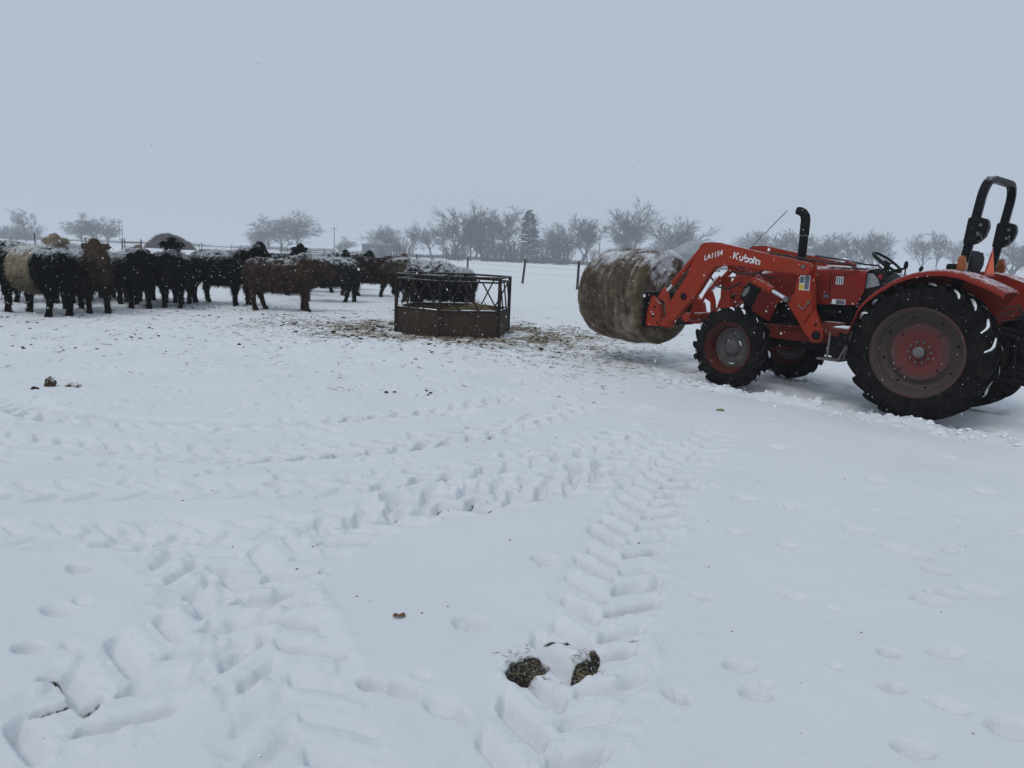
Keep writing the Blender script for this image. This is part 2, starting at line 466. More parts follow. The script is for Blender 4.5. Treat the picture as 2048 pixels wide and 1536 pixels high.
# lumps of snow thrown up along the wheels and behind the bale
for k in range(260):
    s = rng.uniform(-2.2, 3.4); l = rng.choice([0.80, 0.80, -0.8]) + rng.normal(0.12, 0.22)
    x, y = _B + _F * s + _L * l
    a = rng.uniform(0.04, 0.13)
    prints(x, y, a, a * rng.uniform(0.6, 1), rng.uniform(0, 3), -rng.uniform(0.008, 0.028), 0.0)
# a low bank of pushed snow on the near side of the wheels
_s = (GXX - _B[0]) * _F[0] + (GYY - _B[1]) * _F[1]; _l = (GXX - _B[0]) * _L[0] + (GYY - _B[1]) * _L[1]
H += 0.055 * np.exp(-((_l - 1.12) / 0.15) ** 2) * sst(-1.9, -0.7, _s) * sst(2.9, 2.2, _s) * (0.7 + 0.6 * N_MID)
# --- bare patches scraped open near the camera
def bare(x, y, a, b, ang, depth, val=1.0):
    i0, i1, j0, j1 = window(x - 2 * a, x + 2 * a, y - 2 * a, y + 2 * a)
    dx, dy = GXX[j0:j1, i0:i1] - x, GYY[j0:j1, i0:i1] - y
    c, s = math.cos(ang), math.sin(ang)
    q = np.hypot((dx * c + dy * s) / a, (-dx * s + dy * c) / b) + N_FINE[j0:j1, i0:i1] * 0.48 + N_CRUMB[j0:j1, i0:i1] * 0.35 + N_MID[j0:j1, i0:i1] * 0.2
    H[j0:j1, i0:i1] -= depth * sst(1.15, 0.75, q)
    DIRT[j0:j1, i0:i1] = np.maximum(DIRT[j0:j1, i0:i1], val * sst(1.05, 0.72, q))
prints(0.23, 2.78, 0.20, 0.13, 0.0, 0.03, 0.2)
bare(0.115, 2.825, 0.115, 0.058, 0.75, 0.030)
bare(0.345, 2.80, 0.105, 0.045, 1.45, 0.030)
bare(0.27, 2.99, 0.10, 0.022, -0.1, 0.015, 0.7)
bare(0.385, 2.93, 0.05, 0.02, 1.9, 0.02, 0.8)
bare(0.50, 3.05, 0.035, 0.016, 0.3, 0.02, 0.8)
bare(0.58, 3.03, 0.03, 0.014, 0.3, 0.02, 0.7)
bare(-1.66, 2.53, 0.055, 0.028, 0.2, 0.035, 1.0)
bare(-1.50, 2.42, 0.11, 0.022, 0.55, 0.05, 1.0)
bare(-0.10, 4.60, 0.11, 0.04, 0.2, 0.02, 0.55)
bare(0.05, 4.66, 0.09, 0.03, 0.2, 0.02, 0.55)
# soil speckle in deep lug marks, in the trampled ground and round the feeder
sp = fnoise(H.shape, GS, 0.16, 9, 3, 0.7)
DIRT = np.maximum(DIRT, sst(0.72, 1.15, LUG + 0.35 * sp) * 0.6)
near_feed = sst(2.1, 0.2, np.hypot(GXX + 1.2, GYY - 15.1) - 1.25)
zone = tramp * 0.55 + near_feed * 0.6 + 0.30 * sst(14.2, 16.0, GYY) * sst(1.0, -3.0, GXX)
DIRT = np.maximum(DIRT, sst(1.35, 1.9, zone + sp * 0.72 + N_BIG * 0.22) * 0.75)

def sample(A, x, y, outside=0.0):
    x = np.asarray(x, float); y = np.asarray(y, float)
    fx = (x - GX0) / GS; fy = (y - GY0) / GS
    ins = (fx > 0) & (fx < gw - 2) & (fy > 0) & (fy < gh - 2)
    fx = np.clip(fx, 0, gw - 2.001); fy = np.clip(fy, 0, gh - 2.001)
    i, j = fx.astype(int), fy.astype(int); a, b = fx - i, fy - j
    v = (A[j, i] * (1 - a) + A[j, i + 1] * a) * (1 - b) + (A[j + 1, i] * (1 - a) + A[j + 1, i + 1] * a) * b
    edge = np.minimum(np.minimum(fx, gw - fx), np.minimum(fy, gh - fy)) * GS
    return np.where(ins, v * sst(0.0, 1.2, edge) + outside * (1 - sst(0.0, 1.2, edge)), outside)

def terrain(x, y):
    r = np.hypot(x, y)
    t = np.clip((r - 112) / 110, 0, 1)
    z = -2.4 * t * t * (3 - 2 * t)
    roll = 0.10 * np.sin(x * 0.11 + 1.3) * np.sin(y * 0.07 + 0.4) + 0.05 * np.sin(x * 0.31 + y * 0.23)
    return z + roll * sst(24, 60, r)
def ground_z(x, y):
    return terrain(x, y) + sample(H, x, y)

def build_ground():
    r = [0.5, 0.9, 1.3, 1.6]
    q = 1.8
    while q < 2000:
        r.append(q)
        q += 0.0105 if q < 3.4 else 0.0105 + (q - 3.4) * 0.0032 if q < 9 else 0.0284 + (q - 9) * 0.0035 if q < 28 else (q - 20) * 0.06
    r = np.array(r)
    front = np.linspace(R(-43), R(43), 640)
    back = np.linspace(R(43), R(317), 64)[1:-1]
    a = np.r_[front, back]
    rr, aa = np.meshgrid(r, a, indexing='ij')
    X, Y = rr * np.sin(aa), rr * np.cos(aa)
    nr, na = rr.shape
    Z = terrain(X, Y) + sample(H, X, Y)
    D = sample(DIRT, X, Y)
    v = np.c_[X.ravel(), Y.ravel(), Z.ravel()]
    i = np.arange(nr - 1)[:, None] * na; j = np.arange(na)[None, :]; j2 = (j + 1) % na
    f = np.stack([i + j, i + j2, i + na + j2, i + na + j], -1).reshape(-1, 4)[:, ::-1]
    v = np.r_[v, [[0, 0, 0]]]
    m = N('snow_ground')
    tc = m.n('TexCoord').outputs['Object']
    dirt = m.attr('dirt')
    f1 = m.noise(34, 6, 0.75, tc); f2 = m.noise(140, 4, 0.7, tc)
    snowc = m.mix(m.ramp(m.noise(0.9, 5, 0.6, tc), [(0.3, 0.0), (0.7, 1.0)]), (0.715, 0.737, 0.762), (0.765, 0.785, 0.805))
    soil = m.mix(m.ramp(f2, [(0.40, 0.0), (0.62, 1.0)]), (0.010, 0.008, 0.0065), (0.055, 0.046, 0.030))
    soil = m.mix(m.ramp(m.noise(70, 5, 0.8, tc), [(0.56, 0.0), (0.66, 0.85)]), soil, SNOW)
    k = m.ramp(m.math('ADD', dirt, m.math('MULTIPLY', m.math('SUBTRACT', f1, 0.5), 0.9)), [(0.36, 0.0), (0.62, 1.0)])
    m.set(m.mix(k, snowc, soil), 0.72, 0, 0.18)
    hsum = m.math('ADD', m.math('ADD', m.math('MULTIPLY', f1, 0.6), m.math('MULTIPLY', f2, 0.4)), m.math('MULTIPLY', m.noise(11, 5, 0.7, tc), 0.9))
    m.bump(hsum, 0.55, 0.016)
    me = np_mesh('snow_ground', v, f, m.m, True, {'dirt': np.r_[D.ravel(), 0]})
    # fan under the viewer's feet, so the sheet has no hole
    bm = bmesh.new(); bm.from_mesh(me); bm.verts.ensure_lookup_table()
    c = bm.verts[nr * na]
    for q in range(na):
        bm.faces.new((c, bm.verts[(q + 1) % na], bm.verts[q])).smooth = True
    bm.to_mesh(me); bm.free()
    prop(link('snow_ground', me), kind='structure')
build_ground()
# ------------------------------------------------------------------ tractor with front loader
TR_LOC, TR_ROT = (4.993, 8.673, 0.0), R(132.57)     # x forward, y left, z up in its own frame
tractor = empty('tractor', TR_LOC, TR_ROT)
prop(tractor, 'orange-red open-station farm tractor with front loader carrying a hay bale', 'tractor')

def sheet(pts_rows, thick, close=False):
    """thin shell between two rows of points (lists of equal length), given a thickness by offsetting down"""
    mb = MB(); n = len(pts_rows[0]); m = len(pts_rows)
    v = [p for row in pts_rows for p in row] + [(p[0], p[1], p[2] - thick) for row in pts_rows for p in row]
    o = n * m; f = []
    for i in range(m - 1):
        for j in range(n - 1):
            a = i * n + j
            f.append((a, a + 1, a + n + 1, a + n)); f.append((o + a, o + a + n, o + a + n + 1, o + a + 1))
    for j in range(n - 1):
        f.append((j, o + j, o + j + 1, j + 1)); a = (m - 1) * n + j; f.append((a, a + 1, o + a + 1, o + a))
    for i in range(m - 1):
        a = i * n; f.append((a, a + n, o + a + n, o + a)); a = i * n + n - 1; f.append((a, o + a, o + a + n, a + n))
    return mb.add(v, f)

def lerp(a, b, t): return a + (b - a) * t

def tyre_mesh(name, RO, W, bead, nl, side, seed):
    """tractor tyre: carcass turned round y plus chevron lugs; side = +1 left wheel, -1 right wheel"""
    mb = MB()
    rc = RO - 0.042; h = W / 2
    prof = [(bead - 0.015, -h * 0.72), (bead + 0.01, -h * 0.86), (lerp(bead, rc, 0.30), -h * 0.985), (lerp(bead, rc, 0.55), -h), (lerp(bead, rc, 0.80), -h * 0.93), (rc - 0.012, -h * 0.74), (rc, -h * 0.35), (rc + 0.002, 0)]
    prof = prof + [(r, -y) for r, y in prof[-2::-1]]
    mb.lathe(prof, 72)
    def carc(y):
        return float(np.interp(abs(y), [0, h * 0.35, h * 0.74, h * 0.93, h], [rc, rc, rc - 0.012, lerp(bead, rc, 0.80), lerp(bead, rc, 0.55)]))
    rnd = random.Random(seed)
    snow = MB()
    for s in (-1, 1):
        for i in range(nl):
            a0 = 2 * math.pi * (i + (0.5 if s > 0 else 0)) / nl
            secs = []
            for u in (-0.04, 0.2, 0.45, 0.7, 0.9, 1.0, 1.06):
                y = s * u * h * 0.98 if u <= 1 else s * h * 1.005
                rb = carc(y) - 0.012 if u <= 1 else lerp(bead, rc, 0.52)
                rt = RO - 0.006 * max(0, u) ** 4 if u < 0.95 else (RO - 0.022 if u <= 1 else lerp(bead, rc, 0.72))
                an = a0 + max(0, u) ** 0.9 * 0.30 * (0.74 / RO) ** 0.4
                wd = lerp(0.026, 0.036, max(0, u)) * 0.72 / RO
                secs.append([(rb, an - wd, y), (rt, an - wd * 0.72, y), (rt, an + wd * 0.72, y), (rb, an + wd, y)])
            v = [(r * math.cos(a), y, r * math.sin(a)) for sec in secs for r, a, y in sec]
            f = []
            for k in range(len(secs) - 1):
                for q in range(3):
                    b = k * 4 + q; f.append((b, b + 1, b + 5, b + 4))
            f.append((0, 3, 2, 1)); e = (len(secs) - 1) * 4; f.append((e, e + 1, e + 2, e + 3))
            mb.add(v, f)
            # snow packed against the upper flank of the lug, mostly on the rear half
            mid = (a0 + 0.15) % (2 * math.pi)
            back = math.cos(mid) < 0.25
            if rnd.random() < (0.85 if back else 0.25):
                u0 = rnd.uniform(0.05, 0.4); u1 = min(1.0, u0 + rnd.uniform(0.4, 0.75))
                pts, rad = [], []
                for k in range(6):
                    u = lerp(u0, u1, k / 5); y = s * u * h * 0.98
                    an = a0 + u ** 0.9 * 0.30 * (0.74 / RO) ** 0.4 + (0.036 + 0.008 * rnd.random()) * (-1 if math.cos(mid) < 0 else 1) * 0.74 / RO
                    rr = carc(y) + 0.030
                    pts.append((rr * math.cos(an), y, rr * math.sin(an))); rad.append(0.005 + 0.012 * math.sin(math.pi * (k + 0.5) / 6) * rnd.uniform(0.6, 1.1))
                snow.tube(pts, rad, 5)
    return mb.mesh(name, M['rubber'], angle=30), snow.mesh('packed_snow', M['snow'], angle=60)

def wheel(x, y, z, RO, W, bead, nl, rear, side, seed):
    wmb = MB()
    o = side   # outer face towards +y for side=+1
    if rear:
        disc = [(0.0, 0.045), (0.055, 0.045), (0.07, 0.03), (0.20, 0.025), (0.235, 0.045), (0.30, 0.05), (0.335, 0.02), (0.36, 0.015), (0.40, 0.055), (0.415, 0.06)]
        rim = [(0.415, 0.06), (0.42, 0.10), (0.445, 0.135), (0.462, 0.155), (0.487, 0.158), (0.492, 0.168), (0.484, 0.172), (0.474, 0.150), (0.462, 0.13), (0.455, 0.0), (0.462, -0.13), (0.487, -0.16), (0.487, -0.17), (0.455, -0.14), (0.42, -0.09), (0.41, 0.0)]
    else:
        disc = [(0.0, -0.035), (0.14, -0.035), (0.165, -0.028), (0.20, -0.03), (0.235, -0.045), (0.255, -0.04)]
        rim = [(0.255, -0.04), (0.275, 0.03), (0.29, 0.075), (0.315, 0.095), (0.335, 0.105), (0.341, 0.115), (0.333, 0.121), (0.318, 0.10), (0.305, 0.0), (0.318, -0.10), (0.335, -0.118), (0.30, -0.10), (0.262, -0.05)]
    disc = [(r, yy * o) for r, yy in disc]; rim = [(r, yy * o) for r, yy in rim]
    we = link('wheel', MB().lathe(disc, 56).mesh('wheel', M['rim'] if rear else M['steel_dusty']), tractor, (x, y, z), (0, R(37 * seed % 360), 0))
    MB().lathe(rim, 64).build('rim', M['rim'] if rear else M['front_rim'], we)
    hub = MB()
    if rear:
        hub.lathe([(0.0, 0.10 * o), (0.045, 0.10 * o), (0.06, 0.09 * o), (0.065, 0.03 * o)], 24)
        hub.build('hub', M['steel'], we)
        for k in range(10):
            a = 2 * math.pi * k / 10
            MB().lathe([(0.0, 0.026), (0.013, 0.024), (0.014, -0.01)], 8).build('wheel_bolt', M['steel'], we, (0.115 * math.cos(a), 0.03 * o, 0.115 * math.sin(a)), (0, 0, 0 if o > 0 else math.pi))
        for k in range(8):
            a = 2 * math.pi * (k + 0.3) / 8
            MB().lathe([(0.0, 0.012), (0.012, 0.012), (0.013, -0.01)], 8).build('clamp_bolt', M['blackmetal'], we, (0.385 * math.cos(a), 0.042 * o, 0.385 * math.sin(a)), (0, 0, 0 if o > 0 else math.pi))
            for dr in (0.0, 0.03):
                MB().lathe([(0.0, 0.006), (0.009, 0.006), (0.01, -0.01)], 8).build('disc_slot', M['blackmetal'], we, ((0.255 + dr) * math.cos(a + 0.2 + dr), 0.048 * o, (0.255 + dr) * math.sin(a + 0.2 + dr)), (0, 0, 0 if o > 0 else math.pi)) if k % 2 == 0 else None
    else:
        hub.lathe([(0.0, 0.02 * o), (0.075, 0.02 * o), (0.10, 0.0), (0.125, -0.035 * o)], 28)
        hub.build('hub', M['steel_dusty'], we)
        for k in range(8):
            a = 2 * math.pi * k / 8
            MB().lathe([(0.0, 0.02), (0.012, 0.018), (0.013, -0.01)], 8).build('wheel_bolt', M['steel'], we, (0.15 * math.cos(a), -0.03 * o, 0.15 * math.sin(a)), (0, 0, 0 if o > 0 else math.pi))
        if o > 0:      # snow caught in the dish
            sn = MB().tube([(0.13 * math.cos(a), -0.02, 0.13 * math.sin(a)) for a in np.linspace(2.3, 2.9, 5)], [0.003, 0.009, 0.011, 0.008, 0.002], 6)
            sn.tube([(0.215 * math.cos(a), -0.03, 0.215 * math.sin(a)) for a in np.linspace(4.5, 4.9, 5)], [0.002, 0.007, 0.008, 0.006, 0.002], 6)
            prop(link('dish_snow', sn.mesh('dish_snow', M['snow']), we, rot=(0, -R(37 * seed % 360), 0)), kind='stuff')
    tm, sm = tyre_mesh('tyre', RO, W, bead, nl, side, seed)
    ty = link('tyre', tm, we)
    prop(link('packed_snow', sm, we, rot=(0, 0, 0)), kind='stuff')
    return we

M['steel_dusty'] = mat_simple('dusty_hub', (0.075, 0.068, 0.064), 0.8, 0.0, 0.35, 9, 0.1)
RW, FW, WB = 0.75, 0.5284, 2.29
wheel(0, 0.74, RW - 0.01, RW, 0.38, 0.485, 21, True, 1, 2)
wheel(0, -0.74, RW - 0.01, RW, 0.38, 0.485, 21, True, -1, 3)
wheel(WB, 0.795, FW - 0.01, FW, 0.26, 0.335, 18, False, 1, 4)
wheel(WB, -0.795, FW - 0.01, FW, 0.26, 0.335, 18, False, -1, 5)

# --- chassis
b = MB(); b.box((-0.45, -0.17, 0.45), (1.05, 0.17, 0.98)); b.box((-0.28, -0.56, 0.60), (0.28, 0.56, 0.90)); b.box((0.2, -0.24, 0.90), (0.95, 0.24, 1.12))
b.build('transmission', M['blackmetal'], tractor, bevel=0.04)
b = MB(); b.box((1.0, -0.24, 0.55), (2.28, 0.24, 1.16)); b.tube([(1.1, 0.26, 0.8), (1.9, 0.26, 0.8)], 0.10, 12); b.tube([(1.15, 0.29, 1.05), (1.35, 0.29, 1.05)], 0.055, 12); b.box((1.45, 0.22, 0.95), (1.75, 0.31, 1.10)); b.tube([(2.02, -0.2, 0.98), (2.02, 0.30, 0.98)], 0.09, 12)
b.build('engine', M['blackmetal'], tractor, bevel=0.02)
for s in (1, -1):
    MB().tube([(-0.10, s * 0.52, 0.74), (0, s * 0.62, 0.74), (0.0, s * 0.70, 0.74)], [0.16, 0.13, 0.10], 16).build('axle_housing', M['blackmetal'], tractor)
b = MB(); b.prism([(WB - 0.1, 0.44), (WB + 0.1, 0.44), (WB + 0.1, 0.60), (WB - 0.1, 0.60)], -0.62, 0.62); b.tube([(WB, 0.55, 0.52), (WB, 0.74, 0.52)], [0.12, 0.14], 16); b.tube([(WB, -0.55, 0.52), (WB, -0.74, 0.52)], [0.12, 0.14], 16); b.tube([(WB - 0.2, -0.6, 0.5), (WB - 0.2, 0.6, 0.5)], 0.022, 8)
b.build('front_axle', M['red_old'], tractor, bevel=0.025)
for s in (1, -1):
    b = MB(); b.prism([(1.05, 0.80), (1.2, 0.905), (1.42, 0.86), (2.55, 0.82), (2.62, 0.66), (1.4, 0.655), (1.1, 0.70)], s * 0.30, s * 0.355)
    b.build('frame_rail', M['red_old'], tractor, bevel=0.01)
b = MB(); b.prism([(2.55, 0.66), (2.95, 0.70), (2.98, 0.80), (2.92, 0.98), (2.55, 0.98)], -0.37, 0.37)
b.build('front_bolster', M['hood'], tractor, bevel=0.02)
# --- radiator, nose and hood
b = MB(); b.box((2.30, -0.25, 0.95), (2.42, 0.25, 1.40)); b.build('radiator', M['blackmetal'], tractor, bevel=0.01)
def hood_shell():
    # cross-sections along x: (x, top z, shoulder z, half width, bottom z)
    S = [(0.86, 1.605, 1.53, 0.345, 1.34), (0.93, 1.612, 1.535, 0.36, 1.17), (1.35, 1.612, 1.535, 0.365, 1.15), (1.66, 1.60, 1.52, 0.365, 1.15), (1.86, 1.585, 1.50, 0.365, 1.185), (2.02, 1.555, 1.47, 0.36, 1.185), (2.20, 1.515, 1.425, 0.35, 1.26), (2.36, 1.465, 1.37, 0.335, 1.29), (2.46, 1.39, 1.30, 0.30, 1.26), (2.50, 1.31, 1.26, 0.25, 1.24)]
    rows = []
    for x, zt, zs, hw, zb in S:
        half = [(hw, zb), (hw, lerp(zb, zs, 0.5)), (hw, zs), (hw * 0.97, lerp(zs, zt, 0.35)), (hw * 0.88, lerp(zs, zt, 0.75)), (hw * 0.70, lerp(zs, zt, 0.95)), (0, zt + 0.012)]
        rows.append([(x, y, z) for y, z in half] + [(x, -y, z) for y, z in half[-2::-1]])
    mb = MB(); n = len(rows[0]); f = []
    v = [p for r_ in rows for p in r_]
    for i in range(len(rows) - 1):
        for j in range(n - 1):
            a = i * n + j; f.append((a, a + 1, a + n + 1, a + n))
    f.append(tuple(range((len(rows) - 1) * n, len(rows) * n)))
    mb.add(v, f); return mb
hood = hood_shell().build('hood', M['hood'], tractor, angle=40)
_sd = MB(); _sd.box((0, 0, 0), (0.006, 0.004, 0.40)); _sd.build('panel_gap', M['blackmetal'], hood, (1.255, 0.3645, 1.16), (0, R(4), 0))
for s in (1, -1):
    b = MB(); b.prism([(2.20, 1.265), (2.137, 1.30), (1.84, 1.19), (1.95, 1.10), (2.00, 0.95), (2.03, 0.86), (2.31, 1.00), (2.27, 1.10), (2.24, 1.20)], s * 0.345, s * 0.372)
    b.build('side_panel', M['hood'], tractor, bevel=0.008)
    b = MB(); b.prism([(2.14, 1.30), (2.20, 1.43), (2.36, 1.38), (2.47, 1.28), (2.50, 1.15), (2.32, 1.01), (2.25, 1.15), (2.21, 1.265)], s * 0.30, s * 0.358)
    hl = b.build('headlight_surround', M['plastic'], tractor, bevel=0.012)
    b = MB(); b.prism([(2.36, 1.33), (2.45, 1.27), (2.48, 1.17), (2.43, 1.16), (2.36, 1.24)], s * 0.33, s * 0.366)
    b.build('headlight', M['lens'], hl, bevel=0.008)
b = MB(); b.box((2.44, -0.27, 0.98), (2.50, 0.27, 1.26)); b.build('grille', M['plastic'], tractor, bevel=0.02)
# brush guard in front of the nose
g = MB()
for s in (1, -1):
    g.prism([(2.60, 0.75), (2.66, 1.41), (2.72, 1.44), (2.80, 1.40), (2.79, 0.98), (2.92, 0.75)], s * 0.345, s * 0.375)
for z in (1.05, 1.17, 1.29, 1.41): g.tube([(2.76, -0.36, z), (2.76, 0.36, z)], 0.014, 8)
g.build('brush_guard', M['red'], tractor, bevel=0.006)
# --- cowl, steering, operator's station
b = MB(); b.prism([(0.88, 1.60), (0.78, 1.595), (0.70, 1.53), (0.645, 1.42), (0.60, 1.20), (0.62, 1.05), (0.95, 1.05), (0.92, 1.30)], -0.30, 0.30)
cowl = b.build('cowl', M['plastic'], tractor, bevel=0.03)
b = MB(); b.prism([(0.865, 1.555), (0.80, 1.56), (0.735, 1.50), (0.70, 1.42), (0.87, 1.37)], 0.30, 0.306)
b.build('cowl_window', M['lens'], cowl, bevel=0.004)
st = MB().tube([(0.80, 0, 1.45), (0.765, 0, 1.68)], [0.045, 0.03], 12).build('steering_column', M['plastic'], tractor)
sw = MB()
ring = []
_ax = Vector((-0.57, 0, 0.82)).normalized(); _e1 = Vector((0.82, 0, 0.57)); _e2 = Vector((0, 1, 0)); _cw = Vector((0.775, 0, 1.695))
for k in range(33):
    a = 2 * math.pi * k / 32; ring.append(_cw + (_e1 * math.cos(a) + _e2 * math.sin(a)) * 0.19)
sw.tube(ring, 0.016, 10)
for k in range(3):
    a = 2 * math.pi * k / 3 + 0.5; sw.tube([_cw - _ax * 0.03, _cw + (_e1 * math.cos(a) + _e2 * math.sin(a)) * 0.185], 0.012, 8)
sw.tube([_cw - _ax * 0.05, _cw + _ax * 0.012], [0.05, 0.035], 14)
sw.build('steering_wheel', M['plastic'], tractor)
def lever(p0, p1, knob, mat):
    o = MB().tube([p0, p1], 0.009, 8).build('lever', M['plastic'], tractor)
    MB().tube(knob, [0.018, 0.024, 0.02, 0.008], 10).build('lever_knob', mat, o)
lever((0.66, 0.22, 1.38), (0.72, 0.27, 1.50), [(0.715, 0.265, 1.49), (0.722, 0.272, 1.51), (0.728, 0.277, 1.53), (0.732, 0.28, 1.545)], M['redknob'])
lever((0.42, 0.36, 1.45), (0.42, 0.36, 1.63), [(0.42, 0.36, 1.63), (0.42, 0.36, 1.66), (0.418, 0.36, 1.70), (0.415, 0.36, 1.715)], M['plastic'])
lever((0.62, -0.33, 1.40), (0.50, -0.33, 1.62), [(0.51, -0.33, 1.61), (0.50, -0.33, 1.63), (0.49, -0.33, 1.65), (0.485, -0.33, 1.665)], M['plastic'])
MB().tube([(0.70, 0.12, 1.55), (0.58, 0.25, 1.60), (0.45, 0.32, 1.63)], [0.02, 0.016, 0.014], 8).build('lever_guard', M['plastic'], tractor)
b = MB(); b.box((-0.28, -0.34, 0.95), (0.62, 0.34, 1.02)); b.build('platform', M['black'], tractor, bevel=0.01)
b = MB(); b.prism([(-0.12, 1.30), (0.40, 1.32), (0.44, 1.40), (0.38, 1.44), (-0.10, 1.42)], -0.25, 0.25); b.box((-0.05, -0.16, 1.0), (0.3, 0.16, 1.31))
seat = b.build('seat', M['plastic'], tractor, bevel=0.03)
b = MB(); b.prism([(-0.02, 1.42), (-0.10, 1.42), (-0.20, 1.70), (-0.20, 1.82), (-0.165, 1.865), (-0.10, 1.85), (-0.07, 1.72)], -0.24, 0.24)
b.build('backrest', M['plastic'], seat, bevel=0.035, seg=3)
# slow-moving-vehicle triangle behind the seat
b = MB(); b.add([(-0.33, -0.19, 1.585), (-0.33, 0.19, 1.585), (-0.33, 0.0, 1.90)] + [(-0.326, -0.19, 1.585), (-0.326, 0.19, 1.585), (-0.326, 0.0, 1.90)], [(0, 2, 1), (3, 4, 5), (0, 1, 4, 3), (1, 2, 5, 4), (2, 0, 3, 5)])
smv = b.build('warning_triangle', M['redknob'], tractor)
b = MB(); b.add([(-0.333, -0.145, 1.61), (-0.333, 0.145, 1.61), (-0.333, 0.0, 1.855), (-0.335, -0.145, 1.61), (-0.335, 0.145, 1.61), (-0.335, 0.0, 1.855)], [(0, 1, 2), (3, 5, 4), (0, 3, 4, 1), (1, 4, 5, 2), (2, 5, 3, 0)])
b.build('reflective_face', M['orange'], smv)
# --- fenders
for s in (1, -1):
    prof = [(0.735, 0.90), (0.712, 0.99), (0.650, 1.195), (0.56, 1.31), (0.452, 1.405), (0.30, 1.515), (0.14, 1.585), (-0.03, 1.625), (-0.20, 1.632), (-0.34, 1.61), (-0.48, 1.562), (-0.62, 1.507), (-0.72, 1.462), (-0.755, 1.435)]
    rows = []
    for y, dz in ((0.46, -0.004), (0.50, 0.006), (0.70, 0.010), (0.86, 0.004), (0.905, -0.004), (0.93, -0.022), (0.936, -0.050)):
        rows.append([(x + (0.006 if dz < 0 else 0), s * y, z + dz) for x, z in prof])
    fd = sheet(rows, 0.012).build('fender', M['hood'], tractor, angle=50)
    b = MB(); b.prism([(x, z - 0.012) for x, z in prof[2:]] + [(-0.66, 1.28), (-0.58, 1.16), (-0.3, 1.0), (0.45, 0.95)], s * 0.455, s * 0.47)
    b.build('fender_side', M['hood'], fd)
    lamp = MB(); lamp.box((-0.20, s * 0.60, 1.632), (-0.11, s * 0.70, 1.70)); lp = lamp.build('work_lamp', M['plastic'], tractor, bevel=0.01)
    b = MB(); b.box((-0.30, s * 0.62, 1.63), (-0.215, s * 0.72, 1.725)); tl = b.build('turn_signal', M['amber'], tractor, bevel=0.012)
    MB().tube([(-0.245, s * 0.67, 1.72), (-0.245, s * 0.67, 1.75), (-0.245, s * 0.67, 1.775), (-0.245, s * 0.67, 1.79)], [0.042, 0.042, 0.034, 0.012], 14).build('amber_lens', M['amber'], tl)
# --- roll bar
rp = MB()
path = []
for z in (1.30, 1.6, 1.9, 2.2, 2.40): path.append((-0.165 - (z - 1.3) * 0.115, 0.49, z))
for k in range(1, 7):
    a = k / 6 * math.pi / 2; path.append((-0.165 - (2.40 + 0.2 * math.sin(a) - 1.3) * 0.115, 0.49 - 0.2 * (1 - math.cos(a)), 2.40 + 0.20 * math.sin(a)))
full = path + [(x, -y, z) for x, y, z in path[::-1]]
def bar_sweep(pts, hx, hn):
    """rectangular tube: hx half size along x, hn half size across the path in the y-z plane"""
    mb = MB(); v, f = [], []
    P = [Vector(p) for p in pts]
    for i, p in enumerate(P):
        t = (P[min(i + 1, len(P) - 1)] - P[max(i - 1, 0)]); t.x = 0; t.normalize()
        n_ = Vector((0, -t.z, t.y))
        for a, c in ((-1, -1), (1, -1), (1, 1), (-1, 1)): v.append(p + Vector((hx * a, 0, 0)) + n_ * hn * c)
    for i in range(len(P) - 1):
        for k in range(4): f.append((i * 4 + k, i * 4 + (k + 1) % 4, i * 4 + 4 + (k + 1) % 4, i * 4 + 4 + k))
    f += [(3, 2, 1, 0), tuple(range(len(v) - 4, len(v)))]
    return mb.add(v, f)
rops = bar_sweep(full, 0.042, 0.032).build('roll_bar', M['rops'], tractor, bevel=0.008)
for s in (1, -1):
    b = MB(); zc = 2.06; xc = -0.165 - (zc - 1.3) * 0.115
    b.prism([(xc + 0.065, zc - 0.15), (xc + 0.045, zc + 0.13), (xc - 0.07, zc + 0.13), (xc - 0.135, zc + 0.11), (xc - 0.155, zc + 0.03), (xc - 0.13, zc - 0.07), (xc - 0.085, zc - 0.12), (xc - 0.04, zc - 0.15)], s * 0.49 - 0.052, s * 0.49 + 0.052)
    hb = b.build('hinge_bracket', M['rops'], rops, bevel=0.01)
    for dx, dz in ((-0.085, 0.05), (-0.075, -0.045)):
        MB().tube([(xc + dx, s * 0.49 - 0.065, zc + dz), (xc + dx, s * 0.49 + 0.065, zc + dz)], 0.016, 10).build('hinge_pin', M['steel'], rops)
    MB().tube([(xc - 0.10, s * 0.49 + 0.06, zc - 0.04), (xc - 0.12, s * 0.49 + 0.07, zc - 0.10), (xc - 0.10, s * 0.49 + 0.06, zc - 0.13), (xc - 0.08, s * 0.49 + 0.06, zc - 0.11)], 0.004, 6).build('retaining_clip', M['steel'], rops)
for s in (1, -1):
    MB().box((-0.27, s * 0.42, 1.02), (-0.10, s * 0.55, 1.42)).build('roll_bar_mount', M['black'], tractor, bevel=0.01)
# --- exhaust
ex = MB(); X0, Y0 = 1.66, 0.40
ex.tube([(X0, Y0, 1.50), (X0, Y0, 1.98)], 0.053, 18); ex.tube([(X0, Y0, 1.985), (X0, Y0, 2.10), (X0, Y0, 2.17), (X0 + 0.012, Y0, 2.225), (X0 + 0.045, Y0, 2.265), (X0 + 0.085, Y0, 2.285), (X0 + 0.12, Y0, 2.29)], [0.058, 0.058, 0.058, 0.057, 0.055, 0.052, 0.048], 18, cap=False)
ex.tube([(X0 + 0.12, Y0, 2.29), (X0 + 0.05, Y0, 2.26)], [0.044, 0.04], 14)
ex.build('exhaust_stack', M['blackmetal'], tractor)
